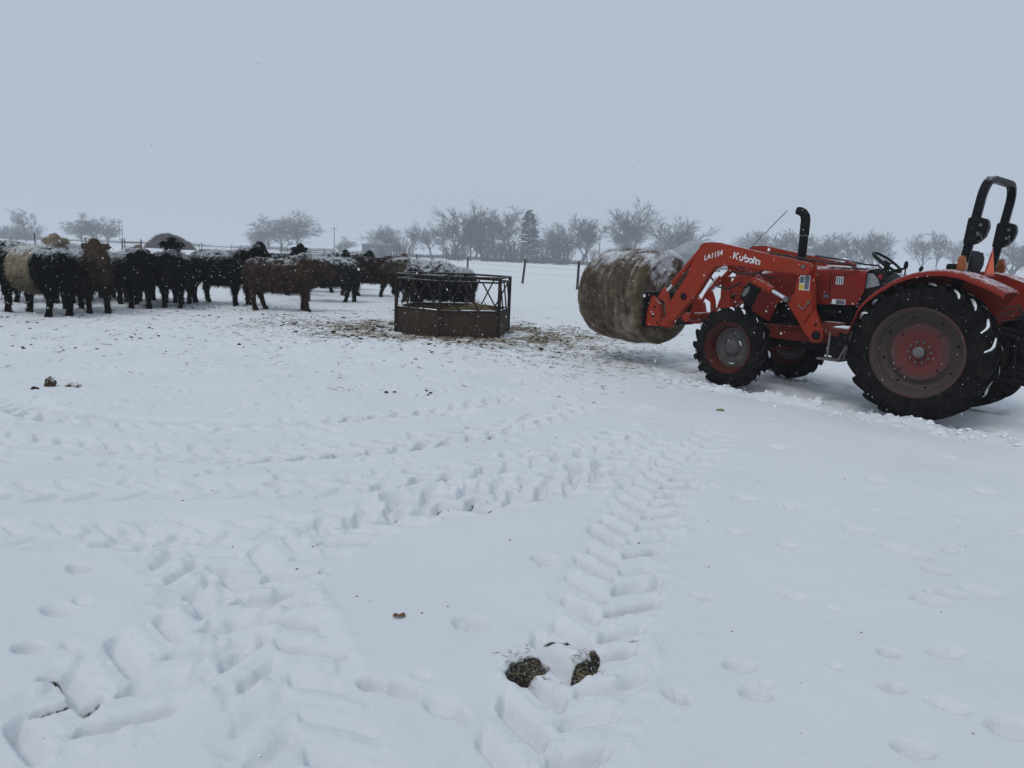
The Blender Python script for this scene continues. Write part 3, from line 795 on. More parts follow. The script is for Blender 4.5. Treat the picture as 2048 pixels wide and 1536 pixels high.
# --- steps
b = MB(); b.box((0.80, 0.46, 0.885), (1.01, 0.78, 0.91)); b.box((0.80, 0.76, 0.86), (1.01, 0.785, 0.909)); up_ = b.build('upper_step', M['red_old'], tractor, bevel=0.004)
b = MB(); b.box((0.82, 0.50, 0.911), (0.99, 0.755, 0.925)); prop(b.build('step_snow', M['snow'], up_, bevel=0.006), kind='stuff')
b = MB(); b.box((0.86, 0.56, 0.515), (1.14, 0.80, 0.535)); b.tube([(0.90, 0.60, 0.53), (0.86, 0.52, 0.9)], 0.014, 8); b.tube([(1.10, 0.60, 0.53), (1.14, 0.5, 0.86)], 0.014, 8); b.tube([(0.88, 0.79, 0.53), (0.80, 0.79, 0.72)], 0.012, 8)
b.build('lower_step', M['steel'], tractor, bevel=0.003)
b = MB(); b.box((0.55, 0.24, 0.50), (1.15, 0.50, 0.86)); b.build('fuel_tank', M['plastic'], tractor, bevel=0.04)
# --- rear linkage
for s in (1, -1):
    b = MB(); b.tube([(-0.30, s * 0.30, 0.52), (-0.95, s * 0.42, 0.50)], 0.024, 10); b.build('lift_arm', M['blackmetal'], tractor)
    b = MB(); b.tube([(-0.42, s * 0.26, 1.02), (-0.78, s * 0.34, 0.95)], 0.03, 10); b.tube([(-0.76, s * 0.34, 0.95), (-0.80, s * 0.39, 0.53)], 0.014, 8); b.build('lift_rod', M['blackmetal'], tractor)
MB().tube([(-0.45, 0, 0.95), (-0.80, 0, 0.90), (-1.0, 0.04, 0.82)], 0.02, 10).build('top_link', M['blackmetal'], tractor)
for k in range(4):
    MB().tube([(-0.42, -0.1 - 0.06 * k, 1.2 - 0.04 * k), (-0.62, -0.14 - 0.06 * k, 1.28 - 0.05 * k), (-0.74, -0.2 - 0.07 * k, 1.08 - 0.06 * k), (-0.66, -0.24 - 0.06 * k, 0.86 - 0.05 * k)], 0.011, 7).build('rear_hose', M['hose'], tractor)

# --- loader
loader = tractor        # its pieces are parts of the tractor
def glyphs(txt, size, font_shear=0.0, ext=0.0015, spacing=1.0, bold=0.0):
    c = bpy.data.curves.new('txt', 'FONT'); c.body = txt; c.size = size; c.shear = font_shear; c.extrude = ext; c.space_character = spacing; c.offset = bold; c.resolution_u = 3
    o = bpy.data.objects.new('txt', c); COL.objects.link(o)
    dg = bpy.context.evaluated_depsgraph_get(); dg.update()
    me = bpy.data.meshes.new_from_object(o.evaluated_get(dg))
    bpy.data.objects.remove(o); return me
for s in (1, -1):
    ya, yb = s * 0.575, s * 0.665
    arm = MB()
    arm.prism([(3.012, 1.80), (2.985, 1.84), (2.925, 1.862), (2.82, 1.872), (2.70, 1.868), (2.425, 1.818), (1.974, 1.742), (1.447, 1.655), (1.395, 1.62), (1.385, 1.545), (1.43, 1.495), (1.813, 1.514), (2.458, 1.569), (2.66, 1.562), (2.735, 1.53), (2.80, 1.45), (2.962, 1.187), (3.255, 0.845), (3.33, 0.755), (3.44, 0.735), (3.475, 0.80), (3.455, 0.90), (3.41, 1.05), (3.182, 1.40)], ya, yb)
    a_ = arm.build('loader_arm', M['red'], loader, bevel=0.012)
    # tower the arm pivots on
    tw = MB(); tw.prism([(1.60, 1.66), (1.48, 1.70), (1.385, 1.67), (1.375, 1.42), (1.335, 1.10), (1.215, 0.86), (1.195, 0.79), (1.20, 0.74), (1.235, 0.70), (1.285, 0.685), (1.335, 0.70), (1.43, 0.79), (1.69, 1.12), (1.705, 1.17), (1.60, 1.29), (1.585, 1.46)], s * 0.515, s * 0.572)
    t_ = tw.build('loader_tower', M['red'], loader, bevel=0.008)
    tp_ = MB(); tp_.prism([(1.595, 1.52), (1.41, 1.52), (1.385, 1.30), (1.345, 1.10), (1.44, 0.92), (1.55, 0.98), (1.695, 1.14), (1.60, 1.29)], s * 0.572, s * 0.60)
    tp_.build('tower_plate', M['red'], t_, bevel=0.006)
    MB().tube([(1.28, s * 0.50, 0.775), (1.28, s * 0.578, 0.775)], 0.058, 20).build('tower_hole', M['blackmetal'], t_)
    MB().tube([(1.30, s * 0.50, 0.905), (1.30, s * 0.576, 0.905)], 0.018, 12).build('tower_bolt', M['blackmetal'], t_)
    MB().tube([(1.49, s * 0.60, 1.60), (1.49, s * 0.68, 1.60)], 0.024, 14).build('pivot_pin', M['steel'], t_)
    MB().tube([(1.40, s * 0.60, 1.17), (1.40, s * 0.625, 1.17)], 0.018, 12).tube([(1.40, s * 0.618, 1.17), (1.46, s * 0.618, 1.08), (1.53, s * 0.618, 1.13)], 0.008, 6).build('lock_pin', M['steel'], t_)
    # lift cylinder under the arm
    c0, c1 = Vector((2.60, s * 0.52, 1.565)), Vector((1.68, s * 0.63, 1.19))
    m1 = c0.lerp(c1, 0.74)
    lc = MB().tube([c0, c0.lerp(c1, 0.02), m1, c0.lerp(c1, 0.76)], [0.040, 0.052, 0.052, 0.045], 16).build('lift_cylinder', M['red'], loader)
    MB().tube([m1, c1], 0.026, 14).build('chrome_rod', M['chrome'], lc)
    MB().tube([c1 + Vector((0, -0.05 * s, 0)), c1 + Vector((0, 0.04 * s, 0))], 0.034, 12).build('cylinder_pin', M['steel'], lc)
    MB().tube([c0.lerp(c1, .1) + Vector((0, 0, .06)), c0.lerp(c1, .4) + Vector((0, 0, .066)), c0.lerp(c1, .7) + Vector((0, 0, .06))], 0.012, 6).build('cylinder_pipe', M['red'], lc)
    # dump cylinder in front of the arm
    d0, d1 = Vector((2.99, s * 0.60, 1.79)), Vector((3.555, s * 0.57, 1.17))
    dc = MB().tube([d0, d0.lerp(d1, 0.03), d0.lerp(d1, 0.80), d0.lerp(d1, 0.83)], [0.03, 0.040, 0.040, 0.034], 16).build('dump_cylinder', M['red'], loader)
    MB().tube([d0.lerp(d1, 0.8), d1], 0.020, 12).build('chrome_rod', M['chrome'], dc)
    # levelling bar below the arm
    lb = MB().tube([(2.72, s * 0.54, 1.42), (2.96, s * 0.54, 1.09), (3.22, s * 0.54, 0.76)], 0.020, 10).build('levelling_bar', M['red'], loader)
    MB().tube([(2.78, s * 0.54, 1.405), (2.90, s * 0.54, 1.235)], 0.011, 8).build('chrome_rod', M['chrome'], lb)
    # boss, pins and the carrier links
    MB().tube([(3.19, s * 0.56, 1.12), (3.19, s * 0.685, 1.12)], 0.045, 18).build('arm_boss', M['blackmetal'], a_)
    k1 = MB(); k1.prism([(3.80, 1.09), (3.765, 1.05), (3.66, 0.98), (3.62, 0.84), (3.61, 0.66), (3.84, 0.635), (3.875, 0.66), (3.86, 0.85)], s * 0.50, s * 0.60)
    kk = k1.build('carrier_plate', M['red'], loader, bevel=0.006)
    for px, pz, pr in ((3.74, 0.80, 0.022), (3.72, 0.93, 0.018), (3.66, 0.70, 0.016)):
        MB().tube([(px, s * 0.50, pz), (px, s * 0.606, pz)], pr, 10).build('carrier_bolt', M['blackmetal'], kk)
    k2 = MB(); k2.prism([(3.60, 1.225), (3.55, 1.20), (3.475, 1.04), (3.43, 0.80), (3.36, 0.72), (3.42, 0.655), (3.62, 0.66), (3.60, 0.76), (3.53, 0.80), (3.555, 1.00), (3.635, 1.04), (3.70, 1.06), (3.68, 1.10)], s * 0.555, s * 0.590)
    k2.build('carrier_link', M['red'], loader, bevel=0.006)
    MB().tube([(3.46, s * 0.54, 0.78), (3.46, s * 0.61, 0.78)], 0.026, 12).build('link_pin', M['steel'], kk)
    # hoses along the top of the arm
    for q, dy in enumerate((0.0, 0.03)):
        MB().tube([(1.98, s * (0.60 + dy), 1.752), (1.7, s * (0.60 + dy), 1.722), (1.45, s * (0.59 + dy), 1.69), (1.25, s * (0.50 + dy), 1.66), (1.05, s * (0.42 + dy), 1.655), (0.95, s * 0.36, 1.60)], 0.011, 8).build('hydraulic_hose', M['hose'], a_)
    MB().tube([(2.9, s * 0.56, 1.45), (2.75, s * 0.52, 1.28), (2.62, s * 0.47, 1.26), (2.45, s * 0.44, 1.36)], 0.013, 8).build('hydraulic_hose', M['hose'], a_)
    MB().tube([(2.93, s * 0.57, 1.72), (3.02, s * 0.56, 1.62), (3.10, s * 0.58, 1.50), (3.2, s * 0.60, 1.47)], 0.011, 8).build('hydraulic_hose', M['hose'], a_)
    MB().tube([(2.50, s * 0.63, 1.50), (2.3, s * 0.66, 1.47), (2.12, s * 0.60, 1.49), (1.95, s * 0.5, 1.44)], 0.012, 8).build('hydraulic_hose', M['hose'], a_)
    # settled snow on the flat tops of arm and cylinder
    if s > 0:
        y_ = s * (0.665 + 0.003)
        def letters(name, me, px, pz, ang, mat):
            me.materials.clear(); me.materials.append(mat)
            o = link(name, me, a_, (px, y_, pz))
            # text x runs towards the tractor's rear, text y up, facing left
            o.matrix_local = Matrix.Translation((px, y_, pz)) @ Matrix(((-1, 0, 0, 0), (0, 0, 1, 0), (0, 1, 0, 0), (0, 0, 0, 1))) @ Matrix.Rotation(ang, 4, 'Z')
            return o
        # maker's name with the broken strokes of its lettering, drawn as bars and arcs
        def logo():
            mb = MB(); W_ = 0.0185; T = 0.0016
            def stroke(pts):
                pts = [Vector((p[0], p[1], 0)) for p in pts]
                v, f = [], []
                for i, p in enumerate(pts):
                    t = (pts[min(i + 1, len(pts) - 1)] - pts[max(i - 1, 0)]).normalized(); n_ = Vector((-t.y, t.x, 0)) * W_ / 2
                    v += [p - n_, p + n_, p + n_ + Vector((0, 0, T)), p - n_ + Vector((0, 0, T))]
                for i in range(len(pts) - 1):
                    for k in range(4): f.append((i * 4 + k, i * 4 + (k + 1) % 4, i * 4 + 4 + (k + 1) % 4, i * 4 + 4 + k))
                f += [(3, 2, 1, 0), tuple(range(len(v) - 4, len(v)))]
                mb.add(v, f)
            def arc(cx, cy_, r, a0, a1, n=12): return [(cx + r * math.cos(R(lerp(a0, a1, k / n))), cy_ + r * math.sin(R(lerp(a0, a1, k / n)))) for k in range(n + 1)]
            x = 0.0
            stroke([(0.01, 0.012), (0.01, 0.098)]); stroke([(0.068, 0.100), (0.030, 0.056), (0.070, 0.010)])
            x = 0.115; r_ = 0.026
            stroke([(x - 0.016, 0.066), (x - 0.016, 0.036)]); stroke([(x - 0.012, 0.024), (x + 0.002, 0.011), (x + 0.020, 0.013), (x + 0.030, 0.030), (x + 0.030, 0.068)])
            x = 0.172; stroke([(x, 0.100), (x, 0.036)]); stroke(arc(x + 0.030, 0.036, r_, 150, -140))
            x = 0.238; stroke(arc(x + 0.026, 0.036, r_, 230, -100)); 
            x = 0.306; stroke([(x, 0.098), (x, 0.010)]); stroke([(x + 0.012, 0.066), (x + 0.034, 0.070)])
            x = 0.338; stroke(arc(x + 0.028, 0.036, r_, 262, -50)); stroke([(x + 0.056, 0.062), (x + 0.056, 0.008)])
            return mb.mesh('maker_lettering', M['white'], angle=60)
        letters('maker_lettering', logo(), 2.475, 1.655, R(-9.6), M['white'])
        letters('loader_number', glyphs('LA1154', 0.092, 0.28, 0.0008, 1.02, 0.0015), 2.91, 1.625, R(17), M['white'])
        def plate(name, x0, x1, z0, z1, y0, mat, par):
            return MB().box((x0, y0, z0), (x1, y0 + 0.003, z1)).build(name, mat, par)
        pl = plate('safety_decal', 1.418, 1.552, 1.315, 1.50, 0.600, M['white'], t_)
        plate('decal_panel', 1.425, 1.482, 1.325, 1.49, 0.603, M['decal_grey'], t_)
        plate('decal_panel', 1.492, 1.545, 1.40, 1.475, 0.603, M['decal_grey'], t_)
        plate('decal_panel', 1.490, 1.548, 1.322, 1.385, 0.603, M['decal_yellow'], t_)
        plate('hood_decal', 1.115, 1.205, 1.405, 1.50, 0.3665, M['white'], hood)
        for xx in (1.125, 1.152, 1.18): plate('decal_panel', xx, xx + 0.015, 1.41, 1.49, 0.3695, M['decal_grey'], hood)
        plate('hood_decal', 1.06, 1.225, 1.165, 1.225, 0.3665, M['white'], hood)
        plate('decal_panel', 1.068, 1.175, 1.17, 1.22, 0.3695, M['decal_grey'], hood)
        plate('hood_decal', 1.275, 1.345, 1.235, 1.275, 0.3665, M['decal_grey'], hood)
        b = MB(); b.prism([(0.87, 1.617), (1.36, 1.625), (1.36, 1.634), (0.87, 1.626)], 0.17, 0.335); 
        prop(b.build('hood_snow', M['snow'], hood, bevel=0.004), kind='stuff')
# cross tubes that tie both sides together
MB().tube([(3.17, -0.62, 0.83), (3.17, 0.62, 0.83)], 0.062, 18).build('cross_tube', M['red'], loader)
MB().tube([(1.30, -0.50, 0.86), (1.30, 0.50, 0.86)], 0.05, 14).build('tower_tube', M['red_old'], loader)
b = MB(); b.box((1.02, 0.34, 0.78), (1.24, 0.52, 0.95)); b.build('tower_bracket', M['red_old'], loader, bevel=0.01)
b = MB(); b.box((1.02, -0.52, 0.78), (1.24, -0.34, 0.95)); b.build('tower_bracket', M['red_old'], loader, bevel=0.01)
# bale spear: black frame with prongs driven into the bale
sp_ = MB(); sp_.box((3.862, -0.62, 1.06), (3.915, 0.62, 1.14)); sp_.box((3.862, -0.62, 0.62), (3.915, 0.62, 0.70))
for y in (-0.60, -0.22, 0.22, 0.56): sp_.box((3.868, y - 0.035, 0.62), (3.912, y + 0.035, 1.145))
sp_.box((3.866, 0.30, 0.63), (3.905, 0.66, 1.12))
spear = sp_.build('spear_frame', M['black'], loader, bevel=0.006)
for y, z in ((0.0, 1.09), (-0.35, 0.66), (0.35, 0.66)):
    MB().tube([(3.90, y, z), (4.6, y, z), (4.85, y, z + 0.01)], [0.025, 0.022, 0.004], 10).build('prong', M['steel'], spear)
MB().box((3.862, 0.655, 1.06), (3.90, 0.664, 1.10)).build('frame_sticker', M['white'], spear)
# antenna wire tied to the far arm
MB().tube([(2.96, -0.60, 1.84), (2.93, -0.60, 1.88), (2.80, -0.60, 2.02), (2.765, -0.60, 2.06), (2.735, -0.60, 2.068), (2.70, -0.60, 2.12), (2.455, -0.60, 2.366)], 0.006, 6).build('whip_antenna', M['steel'], loader)
# ------------------------------------------------------------------ round bale on the spear
def vnoise(P, s, oct_=3, seed=0.0):
    """fractal noise at an array of points"""
    return np.array([mnoise.fractal((p[0] * s + seed, p[1] * s + seed * 0.7, p[2] * s - seed), 1.0, 2.0, oct_) for p in P])

def blades(P, Nrm, n, length, width, lean, rng_, vals=None, jitter=0.6, two=False):
    """n thin triangular strands rooted on given surface points; returns verts, faces, per-vertex source index"""
    idx = rng_.integers(0, len(P), n)
    p = P[idx] + rng_.normal(0, 0.012, (n, 3)); nn = Nrm[idx]
    d = nn * rng_.uniform(0.25, 0.8, (n, 1)) + lean + rng_.normal(0, jitter, (n, 3)) * 0.5
    d /= np.linalg.norm(d, axis=1)[:, None]
    sd = np.cross(d, rng_.normal(0, 1, (n, 3))); sd /= np.linalg.norm(sd, axis=1)[:, None]
    L = rng_.uniform(length[0], length[1], (n, 1)); Wd = rng_.uniform(width[0], width[1], (n, 1))
    a = p - sd * Wd - nn * 0.012; b = p + sd * Wd - nn * 0.012; c = p + d * L
    v = np.stack([a, b, c], 1).reshape(-1, 3)
    f = np.arange(3 * n).reshape(-1, 3)
    return v, f, np.repeat(idx, 3)

def mat_coated(name, colattr, snowattr, rough=0.9, fine=26, snow_gain=1.0, spec=0.05, top=0.92):
    """surface whose own colour and settled snow come from point attributes"""
    m = N(name)
    c = m.attr(colattr, 'Color')
    n1 = m.noise(fine, 5, 0.75)
    c = m.mix(m.ramp(n1, [(0.25, 0.0), (0.75, 1.0)]), m.mix(0.45, c, (0, 0, 0)), c)
    s = m.ramp(m.math('ADD', m.math('MULTIPLY', m.attr(snowattr), snow_gain), m.math('MULTIPLY', m.math('SUBTRACT', m.noise(fine * 1.6, 5, 0.8), 0.5), 1.1)), [(0.42, 0.0), (0.72, top)])
    m.set(m.mix(s, c, (0.68, 0.71, 0.75)), rough, 0, spec)
    m.bump(n1, 0.5, 0.02)
    return m.m

def build_bale():
    rad, x0, x1 = 0.72, 3.93, 5.28
    nx, na = 64, 150
    prof = []
    # (axial position, radius): near face centre -> rim -> far rim -> far face centre
    for r in np.linspace(0.02, 0.60, 22): prof.append((x0 - 0.03 * (1 - (r / 0.6) ** 2), r))
    for k in range(6):
        a = k / 5 * math.pi / 2; prof.append((x0 + 0.11 - 0.11 * math.cos(a), 0.61 + 0.11 * math.sin(a)))
    for t in np.linspace(0, 1, nx)[1:-1]: prof.append((lerp(x0 + 0.11, x1 - 0.24, t), rad + 0.022 * math.sin(math.pi * t)))
    for k in range(8):
        a = k / 7 * math.pi / 2; prof.append((x1 - 0.24 + 0.24 * math.sin(a), 0.47 + 0.25 * math.cos(a)))
    for r in np.linspace(0.44, 0.02, 8): prof.append((x1, r))
    prof = np.array(prof); m = len(prof)
    A = np.linspace(0, 2 * np.pi, na, endpoint=False)
    X = np.repeat(prof[:, 0][None], na, 0); RR = np.repeat(prof[:, 1][None], na, 0); AA = np.repeat(A[:, None], m, 1)
    P = np.stack([X, RR * np.cos(AA), RR * np.sin(AA)], -1).reshape(-1, 3)
    nz = vnoise(P, 2.2, 4, 3.1).reshape(na, m); nf = vnoise(P, 9.0, 3, 7.7).reshape(na, m)
    band = 0.012 * np.sin((X - x0) * 2 * np.pi / 0.42 + 0.6 * nz) * (RR > 0.6) - 0.022 * np.exp(-((X - 4.42 + 0.05 * np.sin(AA)) / 0.035) ** 2) * (RR > 0.6)
    side = np.clip((RR - 0.3) / 0.3, 0, 1)
    RR2 = RR * (1 + (0.030 * nz + 0.013 * nf + band) * side)
    X2 = X + (0.018 * nz + 0.010 * nf + 0.012 * np.sin(RR * 2 * np.pi / 0.045 + AA)) * (1 - side * (RR > 0.65)) * np.where(X < 4.3, 1, 0)
    Y, Z = RR2 * np.cos(AA), RR2 * np.sin(AA)
    Z = np.where(Z < -0.45, -0.45 + (Z + 0.45) * 0.93, Z) + 1.03           # slight sag
    v = np.stack([X2, Y, Z], -1).reshape(-1, 3)
    i = np.arange(na)[:, None] * m; j = np.arange(m - 1)[None]; i2 = ((np.arange(na) + 1) % na)[:, None] * m
    f = np.stack([i + j, i + j + 1, i2 + j + 1, i2 + j], -1).reshape(-1, 4)
    # colour: dull weathered hay, darker wet belly and bands
    t = (nf.ravel() * 0.6 + nz.ravel() * 0.5)
    base = np.array([0.140, 0.104, 0.074]); light = np.array([0.32, 0.258, 0.19]); dark = np.array([0.050, 0.036, 0.026])
    col = base + (light - base) * np.clip(t * 1.4 + 0.25, 0, 1)[:, None]
    PS = np.stack([X * 16, AA * 2.2 + 3 * np.sin(X * 2), RR * 3], -1).reshape(-1, 3); PF = np.stack([RR * 34 + AA * 0.9, np.cos(AA) * 1.6, np.sin(AA) * 1.6], -1).reshape(-1, 3)
    onface = ((X < x0 + 0.05) & (RR < 0.62)).ravel()
    streak = np.where(onface, vnoise(PF, 1.0, 3, 2.0), vnoise(PS, 1.0, 3, 5.0))
    col = col * np.clip(0.9 + 0.65 * streak, 0.4, 1.6)[:, None]
    wet = sst(0.15, 0.75, vnoise(P, 1.1, 2, 1.2) + 0.35)
    col = col + (dark - col) * (wet * 0.5)[:, None]
    col = col + (np.array([0.085, 0.062, 0.022]) - col) * (0.6 * np.exp(-((X - x0 - 0.06) / 0.05) ** 2) * (RR > 0.66)).ravel()[:, None]
    # snow: settled on the upper flank, blown on the upper part of the near end
    up = np.sin(AA) * (RR > 0.62)
    s = sst(0.05, 0.95, up) * (0.50 + 0.22 * nz + 0.14 * nf)
    facen = ((X < x0 + 0.06) & (RR < 0.7)) * (0.22 + 0.30 * sst(-0.25, 0.55, Z - 1.03) + 0.22 * np.exp(-((np.hypot(Y, Z - 1.03) - 0.52) / 0.14) ** 2) * sst(-0.2, 0.3, Z - 1.03))
    s = np.maximum(s, facen * (0.50 + 0.5 * nz + 0.45 * nf)) + 0.12 * nz + 0.08
    s = s.ravel() + 0.12 * streak - 0.02
    me = np_mesh('hay_bale', v, f, mat_coated('bale_hay', 'coat', 'snow', fine=30), True, {'coat': col, 'snow': s})
    off = Vector((4.6, 0.0, 0.31))
    root = empty('hay_bale', Vector(TR_LOC) + Matrix.Rotation(TR_ROT, 3, 'Z') @ off, TR_ROT)
    prop(root, 'round snow-dusted hay bale held off the ground on the tractor loader', 'hay bale')
    link('bale_body', me, root, -off)
    nr = np.empty(len(v) * 3, np.float32); me.vertices.foreach_get('normal', nr); nr = nr.reshape(-1, 3)
    if nr[len(v) // 2] @ (v[len(v) // 2] - np.array([4.6, 0, 1.03])) < 0:
        me.flip_normals(); nr = -nr
    r2 = np.random.default_rng(5)
    tang = np.cross(nr, np.array([1.0, 0, 0])) * 0.9
    ok = np.where(prof[:, 1][None].repeat(na, 0).ravel() > 0.2)[0]
    bv, bf, src = blades(v[ok], nr[ok], 9000, (0.02, 0.065), (0.0016, 0.0035), tang[ok][np.zeros(9000, int)] * 0, r2, jitter=1.6)
    st_ = np_mesh('hay_strands', bv, bf, me.materials[0], False, {'coat': np.clip(col[ok][src] * r2.uniform(0.7, 2.2, (len(src) // 3, 1)).repeat(3, 0), 0, 0.4), 'snow': s[ok][src] * 0.8})
    prop(link('hay_strands', st_, root, -off), kind='stuff')
build_bale()

# ------------------------------------------------------------------ slant-bar hay feeder
M['feeder'] = mat_paint('feeder_steel', (0.020, 0.015, 0.012), dust=(0.055, 0.042, 0.032), amount=0.6, rough=0.7, scale=2.2)
M['skirt'] = mat_paint('feeder_skirt', (0.040, 0.026, 0.018), dust=(0.075, 0.052, 0.036), amount=0.9, rough=0.8, scale=2.6)
M['hay'] = mat_simple('loose_hay', (0.13, 0.10, 0.055), 0.9, 0.0, 0.5, 30, 0.5, 0.1)
FEED = (-1.22, 15.05)
feeder = empty('hay_feeder', (FEED[0], FEED[1], 0.0), 0.0)
prop(feeder, 'rusty brown six-sided slant-bar hay feeder standing on the trampled snow', 'hay feeder')
RF, HS, HT = 1.17, 0.50, 1.13
hexa = [(RF * math.cos(R(-98.6 + 60 * k)), RF * math.sin(R(-98.6 + 60 * k))) for k in range(6)]
for k in range(6):
    a, b_ = Vector((*hexa[k], 0)), Vector((*hexa[(k + 1) % 6], 0))
    tdir = (b_ - a).normalized(); nout = Vector((tdir.y, -tdir.x, 0)); Ln = (b_ - a).length
    def pt(s_, z, off=0.0): return a + tdir * s_ + nout * off + Vector((0, 0, z))
    # skirt panel with a rolled top lip, slightly dented
    rows = []
    ns = 12
    v, f = [], []
    rnd = random.Random(k)
    zs = [-0.03, 0.10, 0.25, 0.40, HS - 0.03, HS]
    dent = [[0.02 * mnoise.noise((i * 0.4 + k * 7, j * 0.6, 3.3)) * (0 < i < ns) for i in range(ns + 1)] for j in range(len(zs))]
    for side_ in (0, 1):
        for j, z in enumerate(zs):
            for i in range(ns + 1):
                s_ = 0.004 + (Ln - 0.008) * i / ns
                v.append(pt(s_, z + (0.012 * math.sin(i * 0.7 + k) if j == 0 else 0), dent[j][i] - 0.006 * side_))
    w_ = ns + 1; o_ = w_ * len(zs)
    for j in range(len(zs) - 1):
        for i in range(ns):
            q = j * w_ + i
            f.append((q, q + 1, q + w_ + 1, q + w_)); f.append((o_ + q, o_ + q + w_, o_ + q + w_ + 1, o_ + q + 1))
    for i in range(ns):
        q = (len(zs) - 1) * w_ + i; f.append((q, q + 1, o_ + q + 1, o_ + q)); f.append((i, o_ + i, o_ + i + 1, i + 1))
    for j in range(len(zs) - 1):
        q = j * w_; f.append((q, q + w_, o_ + q + w_, o_ + q)); q = j * w_ + ns; f.append((q, o_ + q, o_ + q + w_, q + w_))
    MB().add(v, f).build('skirt_panel', M['skirt'], feeder, angle=60)
    MB().tube([pt(0, HS), pt(Ln, HS)], 0.016, 8).build('skirt_rail', M['feeder'], feeder)
    MB().tube([pt(0, HT), pt(Ln, HT)], 0.022, 10).build('top_rail', M['feeder'], feeder)
    MB().tube([pt(0.02, HT - 0.085), pt(Ln - 0.02, HT - 0.085)], 0.018, 8).build('second_rail', M['feeder'], feeder)
    for q in range(3):
        s0 = Ln * (0.02 + q / 3); s1 = s0 + 0.37
        if q == 2: s1 = Ln - 0.01
        MB().tube([pt(s0 + 0.01, HT - 0.08, 0.004), pt(s1, HS - 0.02, 0.012)], 0.0145, 8).build('slant_bar', M['feeder'], feeder)
    MB().tube([a + Vector((0, 0, -0.02)), a + Vector((0, 0, HT + 0.01))], 0.024 if k not in (1, 2, 5) else 0.036, 10).build('corner_post', M['feeder'], feeder)
    sn = MB()
    for q in range(5):
        s0 = rnd.uniform(0, Ln * 0.85); s1 = min(Ln, s0 + rnd.uniform(0.08, 0.3))
        sn.tube([pt(s0, HS + 0.015), pt((s0 + s1) / 2, HS + 0.02), pt(s1, HS + 0.015)], [0.004, 0.011, 0.004], 6)
    prop(sn.build('rail_snow', M['snow'], feeder), kind='stuff')
# leftover hay inside, heaped towards the far side
hv, hf = [], []
nr_, na_ = 26, 48
for i in range(nr_ + 1):
    for j in range(na_):
        rr_ = 1.0 * i / nr_; a = 2 * math.pi * j / na_
        x, y = rr_ * math.cos(a), rr_ * math.sin(a)
        z = 0.34 + 0.10 * mnoise.fractal((x * 2.5, y * 2.5, 4.4), 1, 2, 4) + 0.17 * math.exp(-((x - 0.55) / 0.45) ** 2) * (0.6 + 0.4 * y) + 0.05 * mnoise.noise((x * 9, y * 9, 1))
        hv.append((x, y, z))
for i in range(nr_):
    for j in range(na_): hf.append((i * na_ + j, i * na_ + (j + 1) % na_, (i + 1) * na_ + (j + 1) % na_, (i + 1) * na_ + j))
hs = prop(link('leftover_hay', np_mesh('leftover_hay', hv, np.array(hf)[:, ::-1], M['hay'], True), None, (FEED[0], FEED[1], 0.0)), 'heap of leftover hay lying inside the feeder', 'hay')
r3 = np.random.default_rng(8)
hva = np.array(hv); bv, bf, _s = blades(hva, np.tile([0, 0, 1.0], (len(hva), 1)), 3500, (0.06, 0.20), (0.002, 0.004), 0, r3, jitter=1.5)
prop(link('hay_stalks', np_mesh('hay_stalks', bv, bf, M['hay'], False), hs), kind='stuff')
# ------------------------------------------------------------------ cattle
def loft(mb, secs, n=14):
    """closed tube through elliptical sections (centre, half height, half width, normal direction)"""
    v, f = [], []
    C = [Vector(s[0]) for s in secs]
    for i, (c, hh, hw) in enumerate(secs):
        t = (C[min(i + 1, len(C) - 1)] - C[max(i - 1, 0)]).normalized()
        sd = t.cross(Vector((0, 0, 1)))
        if sd.length < 1e-3: sd = Vector((0, 1, 0))
        sd.normalize(); upv = sd.cross(t)
        for k in range(n):
            a = 2 * math.pi * k / n
            v.append(C[i] + sd * hw * math.cos(a) + upv * hh * math.sin(a))
    for i in range(len(secs) - 1):
        for k in range(n):
            f.append((i * n + k, i * n + (k + 1) % n, i * n + n + (k + 1) % n, i * n + n + k))
    f.append(tuple(range(n - 1, -1, -1))); f.append(tuple(range((len(secs) - 1) * n, len(secs) * n)))
    mb.add(v, f)

BLACK = np.array([0.0045, 0.0043, 0.0043]); DKBROWN = np.array([0.030, 0.019, 0.013]); BROWN = np.array([0.052, 0.031, 0.020]); REDBR = np.array([0.075, 0.030, 0.014])
TAN = np.array([0.22, 0.165, 0.10]); CREAM = np.array([0.36, 0.29, 0.20]); GREY = np.array([0.03, 0.03, 0.032])
MUZZ = np.array([0.012, 0.010, 0.009])
M['cow'] = mat_coated('cattle_coat', 'coat', 'snow', 0.85, 34, top=0.62)
M['eye'] = mat_simple('cattle_eye', (0.006, 0.005, 0.005), 0.15, 0, 0.1, 5)

